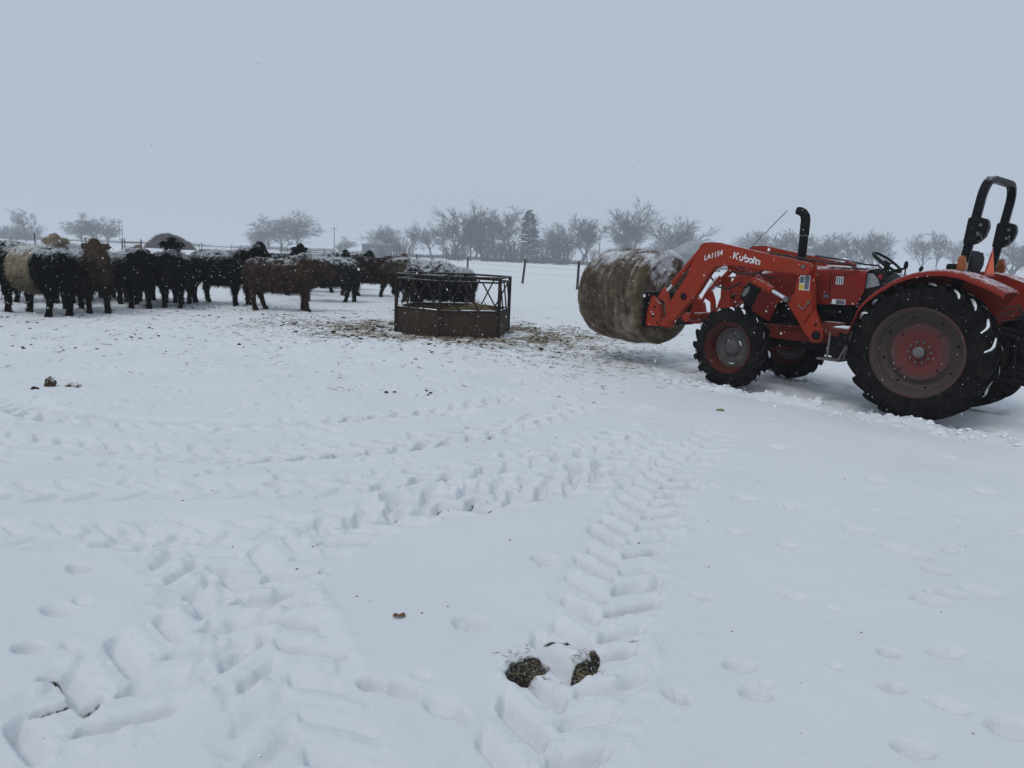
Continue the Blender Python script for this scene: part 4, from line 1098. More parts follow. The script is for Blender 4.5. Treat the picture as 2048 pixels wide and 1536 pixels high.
def make_cow(label, loc, az, coat, head=None, scale=1.0, headdir=0.0, headup=0.25, gaze=0.0, nose=0.55, legs=(0, 0, 0, 0), belt=None, snow=0.75, seed=0, shag=1.0, group='cattle standing in the snow', tail=True):
    """x forward; headdir turns the neck sideways, headup raises it, gaze turns the head itself, nose tips the muzzle down"""
    rnd = random.Random(seed * 7 + 1)
    mb = MB()
    T = [(-0.92, 1.00, 0.12, 0.12), (-0.86, 0.98, 0.28, 0.22), (-0.70, 0.945, 0.365, 0.295), (-0.48, 0.91, 0.40, 0.345), (-0.20, 0.88, 0.425, 0.385), (0.08, 0.875, 0.43, 0.385), (0.32, 0.89, 0.425, 0.35), (0.54, 0.925, 0.405, 0.30), (0.70, 0.955, 0.365, 0.26), (0.82, 0.98, 0.30, 0.21), (0.91, 1.0, 0.19, 0.14)]
    loft(mb, [((x, 0, z), hh, hw) for x, z, hh, hw in T], 18)
    # neck
    nb = Vector((0.62, 0, 1.08))
    nd = Vector((math.cos(headdir) * math.cos(headup), math.sin(headdir) * math.cos(headup), math.sin(headup)))
    nl = 0.50
    ne = nb + nd * nl
    loft(mb, [(nb - nd * 0.14, 0.31, 0.24), (nb + nd * 0.10, 0.29, 0.215), (nb + nd * 0.28, 0.25, 0.185), (ne, 0.20, 0.155), (ne + nd * 0.06, 0.13, 0.10)], 14)
    # head
    hd_az = headdir + gaze
    hd = Vector((math.cos(hd_az) * math.cos(nose), math.sin(hd_az) * math.cos(nose), -math.sin(nose)))
    sd = Vector((-math.sin(hd_az), math.cos(hd_az), 0)); upv = hd.cross(sd) * -1
    if upv.z < 0: upv = -upv
    hb = ne + Vector((0, 0, 0.03)) - hd * 0.04
    secs = [(-0.12, 0.08, 0.09, 0.03), (-0.05, 0.15, 0.15, 0.02), (0.06, 0.168, 0.152, 0.0), (0.17, 0.145, 0.128, -0.012), (0.28, 0.115, 0.102, -0.02), (0.37, 0.10, 0.10, -0.022), (0.43, 0.086, 0.09, -0.022), (0.455, 0.05, 0.055, -0.022)]
    n = 14; v, f = [], []
    for t, hh, hw, off in secs:
        c = hb + hd * t + upv * off
        for k in range(n):
            a = 2 * math.pi * k / n; ca, sa = math.cos(a), math.sin(a)
            ca = math.copysign(abs(ca) ** 0.8, ca); sa = math.copysign(abs(sa) ** 0.8, sa)
            v.append(c + sd * hw * ca + upv * hh * sa)
    for i in range(len(secs) - 1):
        for k in range(n): f.append((i * n + k, i * n + (k + 1) % n, i * n + n + (k + 1) % n, i * n + n + k))
    f.append(tuple(range(n - 1, -1, -1))); f.append(tuple(range((len(secs) - 1) * n, len(secs) * n)))
    mb.add(v, f)
    # poll tuft, jaw
    loft(mb, [(hb - hd * 0.12 + upv * 0.10, 0.06, 0.07), (hb - hd * 0.04 + upv * 0.16, 0.085, 0.105), (hb + hd * 0.07 + upv * 0.14, 0.06, 0.085), (hb + hd * 0.13 + upv * 0.11, 0.025, 0.035)], 10)
    for s in (-1, 1):       # ears
        e0 = hb - hd * 0.01 + upv * 0.065 + sd * s * 0.115
        ed = (sd * s * 0.92 - hd * 0.16 + Vector((0, 0, -0.10))).normalized()
        loft(mb, [(e0, 0.045, 0.036), (e0 + ed * 0.06, 0.074, 0.040), (e0 + ed * 0.12, 0.074, 0.038), (e0 + ed * 0.17, 0.042, 0.026), (e0 + ed * 0.19, 0.016, 0.014)], 10)
    # legs: front left, front right, hind left, hind right with fore-aft swing
    for q, (s, fr) in enumerate(((1, 1), (-1, 1), (1, 0), (-1, 0))):
        sw_ = legs[q]; lift = max(0.0, abs(sw_) - 0.28) * 0.35
        if fr:
            P_ = [((0.54, s * 0.16, 0.98), 0.17, 0.12), ((0.55, s * 0.19, 0.74), 0.135, 0.105), ((0.56 + sw_ * 0.25, s * 0.185, 0.58), 0.105, 0.090), ((0.575 + sw_ * 0.62, s * 0.175, 0.37), 0.074, 0.070), ((0.57 + sw_ * 0.8, s * 0.17, 0.22 + lift), 0.056, 0.056), ((0.575 + sw_ * 0.95, s * 0.17, 0.11 + lift), 0.060, 0.056), ((0.60 + sw_, s * 0.17, 0.05 + lift), 0.066, 0.062), ((0.61 + sw_, s * 0.17, -0.005 + lift), 0.074, 0.066)]
        else:
            P_ = [((-0.60, s * 0.14, 1.05), 0.20, 0.12), ((-0.57, s * 0.185, 0.82), 0.205, 0.125), ((-0.55 + sw_ * 0.2, s * 0.19, 0.64), 0.150, 0.105), ((-0.66 + sw_ * 0.45, s * 0.18, 0.50), 0.098, 0.078), ((-0.725 + sw_ * 0.62, s * 0.17, 0.39), 0.076, 0.064), ((-0.705 + sw_ * 0.80, s * 0.17, 0.22 + lift), 0.058, 0.056), ((-0.69 + sw_ * 0.95, s * 0.17, 0.11 + lift), 0.062, 0.056), ((-0.66 + sw_, s * 0.17, 0.05 + lift), 0.066, 0.062), ((-0.65 + sw_, s * 0.17, -0.005 + lift), 0.074, 0.066)]
        v, f = [], []; n = 12
        for (c, rx, ry) in P_:
            for k in range(n):
                a = 2 * math.pi * k / n; g_ = 1.04 + 0.22 * min(1.0, max(0.0, (c[2] - 0.15) / 0.35)); v.append((c[0] + rx * g_ * math.cos(a), c[1] + ry * g_ * math.sin(a), c[2]))
        for i in range(len(P_) - 1):
            for k in range(n): f.append((i * n + k, i * n + (k + 1) % n, i * n + n + (k + 1) % n, i * n + n + k))
        f.append(tuple(range(n - 1, -1, -1))); f.append(tuple(range((len(P_) - 1) * n, len(P_) * n)))
        mb.add(v, f)
    # brisket and tail
    loft(mb, [((0.40, 0, 0.62), 0.10, 0.12), ((0.66, 0, 0.70), 0.15, 0.13), ((0.84, 0, 0.86), 0.13, 0.11)], 12)
    if tail:
        tw_ = rnd.uniform(-0.06, 0.06)
        loft(mb, [((-0.86, 0, 1.20), 0.03, 0.03), ((-0.925, 0, 1.16), 0.030, 0.030), ((-0.955, tw_ * 0.3, 0.98), 0.028, 0.028), ((-0.955, tw_ * 0.7, 0.72), 0.026, 0.026), ((-0.95, tw_, 0.52), 0.042, 0.042), ((-0.95, tw_, 0.38), 0.02, 0.02)], 8)
    me0 = mb.mesh('tmp', M['cow'])
    tmp = link('tmp', me0)
    md = tmp.modifiers.new('r', 'REMESH'); md.mode = 'VOXEL'; md.voxel_size = 0.025
    ms = tmp.modifiers.new('s', 'SMOOTH'); ms.iterations = 5; ms.factor = 0.5
    dg = bpy.context.evaluated_depsgraph_get(); dg.update()
    me = bpy.data.meshes.new_from_object(tmp.evaluated_get(dg))
    bpy.data.objects.remove(tmp)
    nv = len(me.vertices)
    co = np.empty(nv * 3, np.float32); me.vertices.foreach_get('co', co); co = co.reshape(-1, 3).astype(float)
    no = np.empty(nv * 3, np.float32); me.vertices.foreach_get('normal', no); no = no.reshape(-1, 3).astype(float)
    n1 = vnoise(co, 7.0, 3, seed * 3.3); n2 = vnoise(co * np.array([1, 1, 0.55]), 19.0, 2, seed * 1.7)
    hbv, hdv = np.array(hb), np.array(hd)
    dh = (co - hbv) @ hdv
    inhead = (np.linalg.norm(co - (hbv + hdv * 0.16), axis=1) < 0.36) & (dh > -0.14)
    low = sst(0.5, 0.25, co[:, 2])
    co2 = co + no * ((n1 * 0.024 + n2 * 0.020) * shag * (1 - 0.65 * low) * np.where(inhead, 0.45, 1.0))[:, None]
    me.vertices.foreach_set('co', co2.astype(np.float32).ravel())
    # coat colours
    C = np.tile(coat, (nv, 1)) * (0.8 + 0.5 * np.clip(n1, -0.6, 0.8))[:, None]
    if head is not None:
        C = C + (head - C) * sst(0.35, 0.75, co[:, 0] * 0.6 + inhead * 0.8)[:, None] * (0.85 + 0.2 * n1)[:, None]
    if belt is not None:
        k = sst(-0.42, -0.34, co[:, 0] + 0.03 * n1) * sst(0.42, 0.34, co[:, 0] + 0.03 * n1) * sst(0.40, 0.52, co[:, 2])
        C = C + (belt - C) * k[:, None]
        C = C * (1 - 0.55 * k * sst(0.95, 0.60, co[:, 2] + 0.06 * n1))[:, None]      # belt darkens towards the belly
    mz = sst(0.27, 0.36, dh) * (np.linalg.norm(co - (hbv + hdv * 0.38), axis=1) < 0.16)
    C = C + (MUZZ - C) * (mz * 0.8)[:, None]
    C = C + (np.array([0.006, 0.005, 0.0045]) - C) * (0.55 * sst(0.42, 0.15, co[:, 2]))[:, None]       # wet dirty legs
    C = np.clip(C, 0.0018, 1)
    S = sst(0.05, 0.90, no[:, 2]) * sst(0.84, 1.12, co[:, 2]) * (snow * (0.70 + 0.55 * n1 + 0.75 * n2)) + 0.10 * n1 + 0.16 * snow * sst(0.6, 1.2, co[:, 2])
    S = S * np.where(inhead, 0.55, 1.0)
    me.polygons.foreach_set('use_smooth', [True] * len(me.polygons))
    at = me.attributes.new('coat', 'FLOAT_COLOR', 'POINT'); at.data.foreach_set('color', np.c_[C, np.ones(nv)].astype(np.float32).ravel())
    at = me.attributes.new('snow', 'FLOAT', 'POINT'); at.data.foreach_set('value', S.astype(np.float32))
    me.materials.clear(); me.materials.append(M['cow'])
    rz = math.pi / 2 - az            # azimuth 0 looks away from the camera, 90 degrees to the right
    root = empty('cow', (loc[0], loc[1], float(ground_z(np.array([loc[0]]), np.array([loc[1]]))[0]) - 0.015), rz)
    root.scale = (scale, scale, scale)
    prop(root, label, 'cow', group)
    link('body', me, root)
    # shaggy hair
    r_ = np.random.default_rng(seed + 100)
    wgt = np.where(inhead, 0.8, 1.0) * (1 - 0.7 * low)
    sel = np.where(r_.random(nv) < wgt)[0]
    lean = np.tile([-0.35, 0, -0.75], (1, 1))
    nb_ = 7500
    bv, bf, src = blades(co2[sel], no[sel], nb_, (0.045, 0.115), (0.005, 0.010), lean, r_, jitter=0.75)
    Cb = np.clip(C[sel][src] * r_.uniform(0.7, 1.9, (nb_, 1)).repeat(3, 0), 0, 0.6)
    prop(link('hair', np_mesh('hair', bv, bf, M['cow'], False, {'coat': Cb, 'snow': S[sel][src] + (r_.random(nb_).repeat(3) < 0.22) * 0.30 * sst(0.55, 1.1, co[sel][src][:, 2]) * snow}), root), kind='stuff')
    for s in (-1, 1):
        p = hb + hd * 0.13 + sd * s * 0.135 + upv * 0.05
        eb = bmesh.new(); bmesh.ops.create_icosphere(eb, subdivisions=2, radius=0.021); em = bpy.data.meshes.new('eye'); eb.to_mesh(em); eb.free(); em.materials.append(M['eye'])
        link('eye', em, root, p)
    return root

A_ = R
make_cow('black belted cow with a dirty cream band round its middle at far left', (-9.66, 15.18), A_(-64), BLACK, belt=np.array([0.30, 0.245, 0.165]), headup=0.15, headdir=0.2, nose=0.7, seed=1, snow=0.80, shag=1.4, scale=1.06, legs=(0.05, -0.08, 0.06, -0.03))
make_cow('dark brown shaggy cow looking straight at the camera beside the belted cow', (-9.18, 16.1), A_(128), DKBROWN * 0.7, head=np.array([0.090, 0.060, 0.038]), headdir=-0.45, headup=0.42, gaze=-0.42, nose=0.75, seed=2, snow=0.85, shag=1.3, legs=(0.02, -0.05, 0, 0.05))
make_cow('cream-faced cow peering over the brown cow and belted cow', (-10.95, 18.5), A_(160), np.array([0.10, 0.08, 0.06]), head=CREAM * 0.85, headup=0.62, nose=0.55, gaze=-0.1, headdir=-0.1, seed=3, snow=0.9)
make_cow('dark cow with snow-covered back at the left edge behind the belted cow', (-12.15, 17.7), A_(-78), BLACK, headup=0.1, seed=4, snow=1.0)
make_cow('dark snow-backed cow behind the cream-faced cow', (-12.25, 20.0), A_(100), DKBROWN, headup=0.0, seed=5, snow=1.0)
make_cow('light brown cow half hidden behind the brown looking cow', (-10.15, 19.4), A_(125), np.array([0.085, 0.055, 0.034]), head=np.array([0.19, 0.135, 0.085]), headup=0.38, headdir=-0.2, seed=6, snow=0.7)
make_cow('black cow facing the camera with lowered head, third in the front row from the left', (-8.98, 17.75), A_(142), BLACK, headup=0.05, headdir=-0.1, nose=0.95, gaze=-0.25, seed=7, snow=0.8, legs=(0.06, -0.08, 0.05, -0.05))
make_cow('black cow holding its curly head high behind the front row', (-9.05, 19.55), A_(140), BLACK, headup=0.78, headdir=-0.25, nose=0.45, gaze=0.2, seed=8, snow=0.5, legs=(0.1, -0.05, 0, 0.1))
make_cow('small black cow seen head-on with head held low, left of the big black cow', (-8.15, 18.15), A_(166), BLACK, headup=-0.05, nose=0.9, headdir=0.05, seed=9, snow=0.6, scale=0.97, legs=(-0.03, 0.06, 0, 0))
make_cow('big black cow standing side-on with its head turned to the brown walking cow', (-7.48, 19.3), A_(112), BLACK, headup=0.40, headdir=0.10, nose=0.6, gaze=0.55, seed=10, snow=0.8, shag=1.2, scale=1.05, legs=(0.03, -0.06, 0.03, -0.05))
make_cow('reddish brown cow walking right in front of the grey-dusted black cow', (-5.68, 18.35), A_(88), BROWN * 1.15, headup=-0.10, nose=0.55, gaze=-0.15, seed=11, snow=0.50, scale=0.96, legs=(-0.10, 0.10, 0.20, 0.05), group='cattle walking towards the feeder')
make_cow('black cow dusted grey with snow, rump to the right, behind the brown walking cow', (-5.45, 21.7), A_(-86), GREY * 0.7, headup=-0.1, nose=0.7, seed=12, snow=0.9, legs=(-0.12, 0.12, 0.06, -0.10), group='cattle walking towards the feeder')
make_cow('black cow with raised head far behind the brown walking cow, left of two', (-7.55, 24.3), A_(120), BLACK, headup=0.62, headdir=-0.3, nose=0.4, seed=13, snow=0.5, legs=(0.15, -0.15, 0.1, -0.1))
make_cow('black cow far behind the brown walking cow, right of two', (-7.0, 26.2), A_(75), BLACK, headup=0.3, headdir=0.4, seed=14, snow=0.8)
make_cow('dark cow almost hidden behind the grey-dusted black cow', (-6.6, 28.5), A_(95), BLACK, headup=0.3, seed=15, snow=0.8)
make_cow('brown cow with a rusty red head trotting towards the feeder', (-4.85, 25.2), A_(86), DKBROWN, head=REDBR, headup=0.22, nose=0.5, seed=16, snow=0.4, legs=(0.30, -0.22, 0.25, -0.22), group='cattle walking towards the feeder')
make_cow('tan-backed cow beyond the feeder, furthest from it', (-2.85, 23.4), A_(-80), np.array([0.09, 0.07, 0.05]), headup=0.0, seed=17, snow=0.95)
make_cow('black cow behind the left half of the feeder with its head down', (-1.98, 18.9), A_(-80), BLACK, headup=-0.40, nose=1.0, seed=18, snow=0.65, scale=0.88, legs=(0.1, -0.05, 0.05, 0))
make_cow('black cow with snow-capped rump behind the right half of the feeder', (-1.62, 20.5), A_(-28), GREY * 0.6, headup=0.0, scale=0.95, seed=19, snow=1.05)
# ------------------------------------------------------------------ bare trees, shrubs, conifer beyond the fence
M['bark'] = mat_simple('winter_bark', (0.075, 0.071, 0.070), 0.9, 0, 0.3, 3)
M['bark_red'] = mat_simple('reddish_twigs', (0.085, 0.060, 0.058), 0.9, 0, 0.3, 3)
M['needle'] = mat_simple('conifer_needles', (0.022, 0.028, 0.027), 0.9, 0, 0.4, 2)

def grow_tree(style, seed):
    """returns (trunk segments, branch segments); a segment = list of (point, radius); the tree is 10 units tall"""
    rn = random.Random(seed)
    trunk, crown = [], []
    def rot(d, ang, spin):
        a = d.orthogonal().normalized(); a.rotate(Matrix.Rotation(spin, 3, d))
        q = d.copy(); q.rotate(Matrix.Rotation(ang, 3, a)); return q
    def limb(p, d, L, r, lev, maxlev, sag):
        n = 4 if lev < 3 else 2
        pts = [(p.copy(), r)]
        q, dd = p.copy(), d.copy()
        for i in range(n):
            dd = (dd + Vector((rn.gauss(0, 0.10), rn.gauss(0, 0.10), rn.gauss(0, 0.06) + sag)) ).normalized()
            q = q + dd * (L / n)
            pts.append((q.copy(), max(0.016, r * (1 - 0.72 * (i + 1) / n))))
        (trunk if lev == 0 else crown).append(pts)
        if lev >= maxlev: return
        if style == 'oak': kids, spread, ratio = (8 if lev == 0 else 7 if lev == 1 else 6), 0.92, 0.60
        elif style == 'vase': kids, spread, ratio = (7 if lev == 0 else 6), 0.66, 0.58
        elif style == 'thin': kids, spread, ratio = (10 if lev == 0 else 6), 0.66, 0.48
        else: kids, spread, ratio = (10 if lev == 0 else 6), 0.80, 0.60
        for k in range(kids):
            t = (0.42 if lev == 0 and style != 'vase' else 0.25) + (0.75 if lev else 0.55) * (k + rn.random()) / kids
            if style == 'vase' and lev == 0: t = rn.uniform(0.45, 1.0)
            if style == 'round' and lev == 0: t = rn.uniform(0.15, 1.0)
            t = min(t, 0.999); fi = t * n; i0 = int(fi); fr = fi - i0
            pp = pts[i0][0].lerp(pts[min(i0 + 1, n)][0], fr); rr = pts[i0][1] * (1 - fr) + pts[min(i0 + 1, n)][1] * fr
            ang = spread * rn.uniform(0.55, 1.15)
            nd = rot(dd if t > 0.6 else d, ang, 2.4 * k + rn.uniform(-0.6, 0.6))
            if style in ('vase', 'thin') and lev < 2: nd = (nd + Vector((0, 0, 0.22))).normalized()
            if nd.z < -0.25: nd.z *= 0.3
            limb(pp, nd, L * ratio * rn.uniform(0.7, 1.15) * (1.0 if lev else (1.75 if style == 'vase' else 1.05)), max(0.024, rr * 0.62), lev + 1, maxlev, 0.03 if style != 'oak' else -0.015)
    H0 = {'oak': 5.4, 'vase': 3.0, 'thin': 8.2, 'round': 4.2}[style]
    limb(Vector((0, 0, -0.4)), Vector((rn.gauss(0, 0.04), rn.gauss(0, 0.04), 1)), H0, {'oak': 0.30, 'vase': 0.30, 'thin': 0.20, 'round': 0.22}[style], 0, 4, 0.0)
    return trunk, crown

def segs_mesh(name, segs, mat, sides, norm):
    v, f = [], []
    for pts in segs:
        o = len(v); n = sides
        P = [p for p, _ in pts]
        d0 = (P[-1] - P[0]).normalized(); a = d0.orthogonal().normalized(); b = d0.cross(a)
        for p, r in pts:
            for k in range(n):
                an = 2 * math.pi * k / n; v.append((p + (a * math.cos(an) + b * math.sin(an)) * r))
        for i in range(len(pts) - 1):
            for k in range(n): f.append((o + i * n + k, o + i * n + (k + 1) % n, o + (i + 1) * n + (k + 1) % n, o + (i + 1) * n + k))
    V = np.array([tuple(p) for p in v]) * norm
    return np_mesh(name, V, f, mat, True)

FAR = 1.8       # the tree line stands 300 m out
TREE_LIB = {}
def tree_variant(style, seed, mat):
    key = (style, seed)
    if key not in TREE_LIB:
        t, c = grow_tree(style, seed)
        allp = np.array([tuple(p) for s in t + c for p, _ in s])
        h = np.percentile(allp[:, 2], 99.5); wdt = np.percentile(np.abs(allp[:, :2]), 97) * 2
        norm = np.array([1 / wdt, 1 / wdt, 1 / h])
        TREE_LIB[key] = (segs_mesh('trunk', t, mat, 6, norm), segs_mesh('crown', c, mat, 3, norm))
    return TREE_LIB[key]

def place_tree(label, style, seed, x, y, h, w_, mat=None, name='bare_tree', cat='tree', group='bare trees beyond the fence', spin=None):
    x, y, h, w_ = x * FAR, y * FAR, h * FAR, w_ * FAR
    a, b = tree_variant(style, seed, mat or M['bark'])
    root = empty(name, (x, y, float(terrain(np.array([x]), np.array([y]))[0]) - 0.05), random.Random(int(x * 10)).uniform(0, 6.28) if spin is None else spin)
    root.scale = (w_ * 1.12, w_ * 1.12, h)
    prop(root, label, cat, group)
    link('trunk', a, root); link('crown', b, root)

T_ = [
 ('thin', 1, -122.6, 190, 7.7, 7.1, 'lone thin bare tree at the far left edge above the snowy field'),
 ('round', 2, -108.5, 190, 5.6, 6.6, 'left tree of the rounded bare clump above the cream-faced cow'),
 ('round', 3, -108.1, 195, 7.4, 8.0, 'tallest middle tree of the rounded bare clump left of the mound'),
 ('round', 4, -99.3, 185, 6.4, 5.6, 'right tree of the rounded bare clump left of the mound'),
 ('round', 4, -75.0, 230, 8.3, 9.5, 'faint bare tree furthest left of the wide-crowned oak'),
 ('round', 2, -66.7, 215, 9.1, 10.0, 'hazy bare tree just left of the wide-crowned oak'),
 ('oak', 5, -53.1, 185, 9.9, 11.3, 'wide-crowned bare oak standing alone above the brown walking cow'),
 ('round', 3, -41.3, 180, 4.2, 3.8, 'small round bare tree between the utility pole and the shed'),
 ('oak', 6, -29.8, 175, 7.2, 7.4, 'low spreading bare tree behind the grey shed'),
 ('thin', 7, -26.0, 190, 7.5, 3.6, 'slim pale bare tree right of the shed'),
 ('oak', 5, -18.4, 165, 7.9, 7.6, 'rounded bare tree in front of the tall vase-shaped one'),
 ('vase', 8, -14.9, 175, 12.3, 10.5, 'tall vase-shaped bare tree at the left of the woodlot'),
 ('oak', 6, -10.2, 165, 7.2, 6.6, 'dense bare tree right of the tall vase-shaped one'),
 ('thin', 7, -9.1, 190, 11.1, 6.0, 'slim bare tree at the back of the woodlot, left of three'),
 ('thin', 9, -5.6, 190, 12.3, 8.0, 'slim bare tree at the back of the woodlot, middle of three'),
 ('thin', 1, -1.5, 185, 13.0, 8.6, 'slim bare tree at the back of the woodlot beside the conifer'),
 ('oak', 5, 7.7, 180, 9.4, 6.4, 'bare tree just right of the conifer'),
 ('vase', 10, 15.1, 180, 11.0, 9.2, 'fan-shaped bare tree left of the bale behind the last posts'),
 ('vase', 8, 26.9, 190, 15.0, 11.6, 'large fan-shaped bare tree directly above the hay bale'),
 ('vase', 11, 39.3, 190, 13.4, 13.0, 'broad fan-shaped bare tree above the loader knee'),
 ('vase', 10, 63.7, 190, 10.3, 10.5, 'bare tree behind the antenna and exhaust'),
 ('thin', 9, 73.0, 195, 10.1, 8.2, 'bare tree directly right of the exhaust stack'),
 ('vase', 11, 77.4, 190, 9.9, 8.6, 'bare tree above the rear of the hood'),
 ('vase', 8, 80.8, 185, 10.3, 9.2, 'denser bare tree left of the steering wheel'),
 ('vase', 10, 89.5, 190, 10.6, 9.0, 'bare tree behind the steering wheel'),
 ('thin', 7, 100.2, 190, 11.1, 7.6, 'left one of two upright bare trees above the rear fender'),
 ('thin', 9, 101.9, 185, 11.2, 5.6, 'right one of two upright bare trees above the rear fender'),
 ('vase', 11, 116.7, 180, 10.2, 10.8, 'bare tree at the right edge behind the roll bar'),
 ('thin', 1, 126.9, 190, 10.5, 7.0, 'bare tree partly cut by the right edge of the picture'),
]
for st_, sd_, x, y, h, w_, lab in T_: place_tree(lab, st_, sd_, x, y, h, w_)
for k, (x, y, h, w_) in enumerate([(-40, 235, 6, 7), (-22, 225, 9, 8), (-12, 222, 12, 9), (-3, 215, 13, 9), (4, 222, 13, 8), (12, 225, 11, 9), (21, 232, 11, 10), (34, 235, 12, 11), (46, 232, 10, 9), (70, 235, 11, 11), (84, 232, 11, 11), (96, 238, 12, 11), (112, 235, 12, 11), (132, 232, 12, 12)]):
    place_tree('faint back-row bare tree ' + ('left of the shed', 'right of the shed', 'behind the tall vase-shaped tree', 'left behind the conifer', 'right behind the conifer', 'left of the last fence posts', 'behind the fan-shaped tree left of the bale', 'between the two fan-shaped trees above the bale', 'just left of the antenna', 'left of the exhaust stack', 'above the middle of the hood', 'above the steering wheel', 'behind the roll bar', 'at the right edge of the picture')[k], ('oak', 'thin', 'round')[k % 3], (5, 9, 4)[k % 3], x, y, h, w_, group='hazy back row of trees')
S_ = [
 (-132.1, 200, 4.4, 5.6, 'low bush left of the lone thin tree at far left'), (-131.1, 205, 4.7, 5.6, 'low bush at the foot of the lone thin tree at far left'), (-148.7, 220, 4.0, 5.0, 'low bush cut by the left edge of the picture'),
 (-81.7, 240, 6.1, 5.4, 'faint bush at the left end of the trees by the oak'), (-27.7, 180, 5.3, 6.4, 'bush beside the grey shed'),
 (-5.4, 165, 5.6, 8.2, 'reddish thicket below the woodlot, left one'), (-0.5, 165, 5.2, 7.2, 'reddish thicket below the conifer'), (9.8, 170, 7.0, 5.8, 'tall bush right of the conifer'),
 (-13.5, 168, 4.6, 6.0, 'bush at the foot of the tall vase-shaped tree'), (4.6, 166, 4.8, 6.4, 'bush right below the conifer skirts'), (19.8, 178, 4.4, 6.0, 'bush between the fan-shaped tree and the bale'),
]
def shrub_mesh(seed, mat):
    rn = random.Random(seed); segs = []
    for k in range(60):
        a = rn.uniform(0, 6.28); r0 = 0.30 * math.sqrt(rn.random()); p = Vector((r0 * math.cos(a), r0 * math.sin(a), -0.02))
        d = Vector((math.cos(a) * rn.uniform(0, 0.55), math.sin(a) * rn.uniform(0, 0.55), 1)).normalized()
        L = rn.uniform(0.6, 1.0); pts = [(p, 0.010)]
        q = p
        for i in range(3):
            d = (d + Vector((rn.gauss(0, .12), rn.gauss(0, .12), rn.gauss(0, .05)))).normalized(); q = q + d * L / 3; pts.append((q.copy(), 0.010 - 0.0025 * (i + 1)))
        segs.append(pts)
        for j in range(11):
            t = rn.uniform(0.25, 0.98); i0 = min(2, int(t * 3)); pp = pts[i0][0].lerp(pts[i0 + 1][0], t * 3 - i0)
            dd = (d + Vector((rn.gauss(0, .5), rn.gauss(0, .5), rn.gauss(0.1, .3)))).normalized(); l2 = rn.uniform(0.10, 0.26)
            segs.append([(pp, 0.006), (pp + dd * l2, 0.003)])
    allp = np.array([tuple(p) for s in segs for p, _ in s])
    return segs_mesh('twigs', segs, mat, 3, np.array([1 / (np.percentile(np.abs(allp[:, :2]), 97) * 2)] * 2 + [1 / allp[:, 2].max()]))
SH = [shrub_mesh(1, M['bark']), shrub_mesh(2, M['bark']), shrub_mesh(3, M['bark_red'])]
for k, (x, y, h, w_, lab) in enumerate(S_):
    x, y, h, w_ = x * FAR, y * FAR, h * FAR, w_ * FAR
    o = link('shrub', SH[2] if 'reddish' in lab else SH[k % 2], None, (x, y, float(terrain(np.array([x]), np.array([y]))[0]) - 0.05), (0, 0, k * 1.3))
    o.scale = (w_ * 1.1, w_ * 1.1, h); prop(o, lab, 'shrub', 'shrubs along the far field edge')

def conifer(label, x, y, h, w_):
    rn = random.Random(4); x, y = x * FAR, y * FAR
    root = empty('conifer_tree', (x, y, float(terrain(np.array([x]), np.array([y]))[0]) - 0.05)); prop(root, label, 'tree'); root.scale = (FAR, FAR, FAR)
    MB().tube([(0, 0, 0), (0, 0, h * 0.6), (0, 0, h)], [0.28, 0.15, 0.02], 8).build('trunk', M['bark'], root)
    v, f = [], []
    for k in range(150):
        t = rn.random() ** 0.85; z = h * (0.10 + 0.90 * t)
        L = w_ * 0.5 * (1 - t) ** 0.75 * rn.uniform(0.55, 1.18) + 0.25; a = rn.uniform(0, 6.28)
        d = Vector((math.cos(a), math.sin(a), rn.uniform(0.0, 0.35))); sd = Vector((-math.sin(a), math.cos(a), 0))
        for j in range(16):
            u = rn.uniform(0.2, 1.0); p = Vector((0, 0, z)) + d * L * u + Vector((0, 0, -0.10 * L * u * u))
            for s in (-1, 1):
                q = p + (sd * s * rn.uniform(0.25, 0.6) + d * rn.uniform(0.1, 0.45) + Vector((0, 0, rn.uniform(-0.18, 0.32)))) * (0.5 + 0.6 * (1 - u))
                wv = Vector((rn.gauss(0, .1), rn.gauss(0, .1), 0.12)); o = len(v); v += [p - wv, p + wv, q]; f.append((o, o + 1, o + 2))
    link('crown', np_mesh('crown', [tuple(p) for p in v], f, M['needle'], False), root)
conifer('dark evergreen conifer standing at the right of the woodlot', 2.3, 170, 11.6, 8.6)

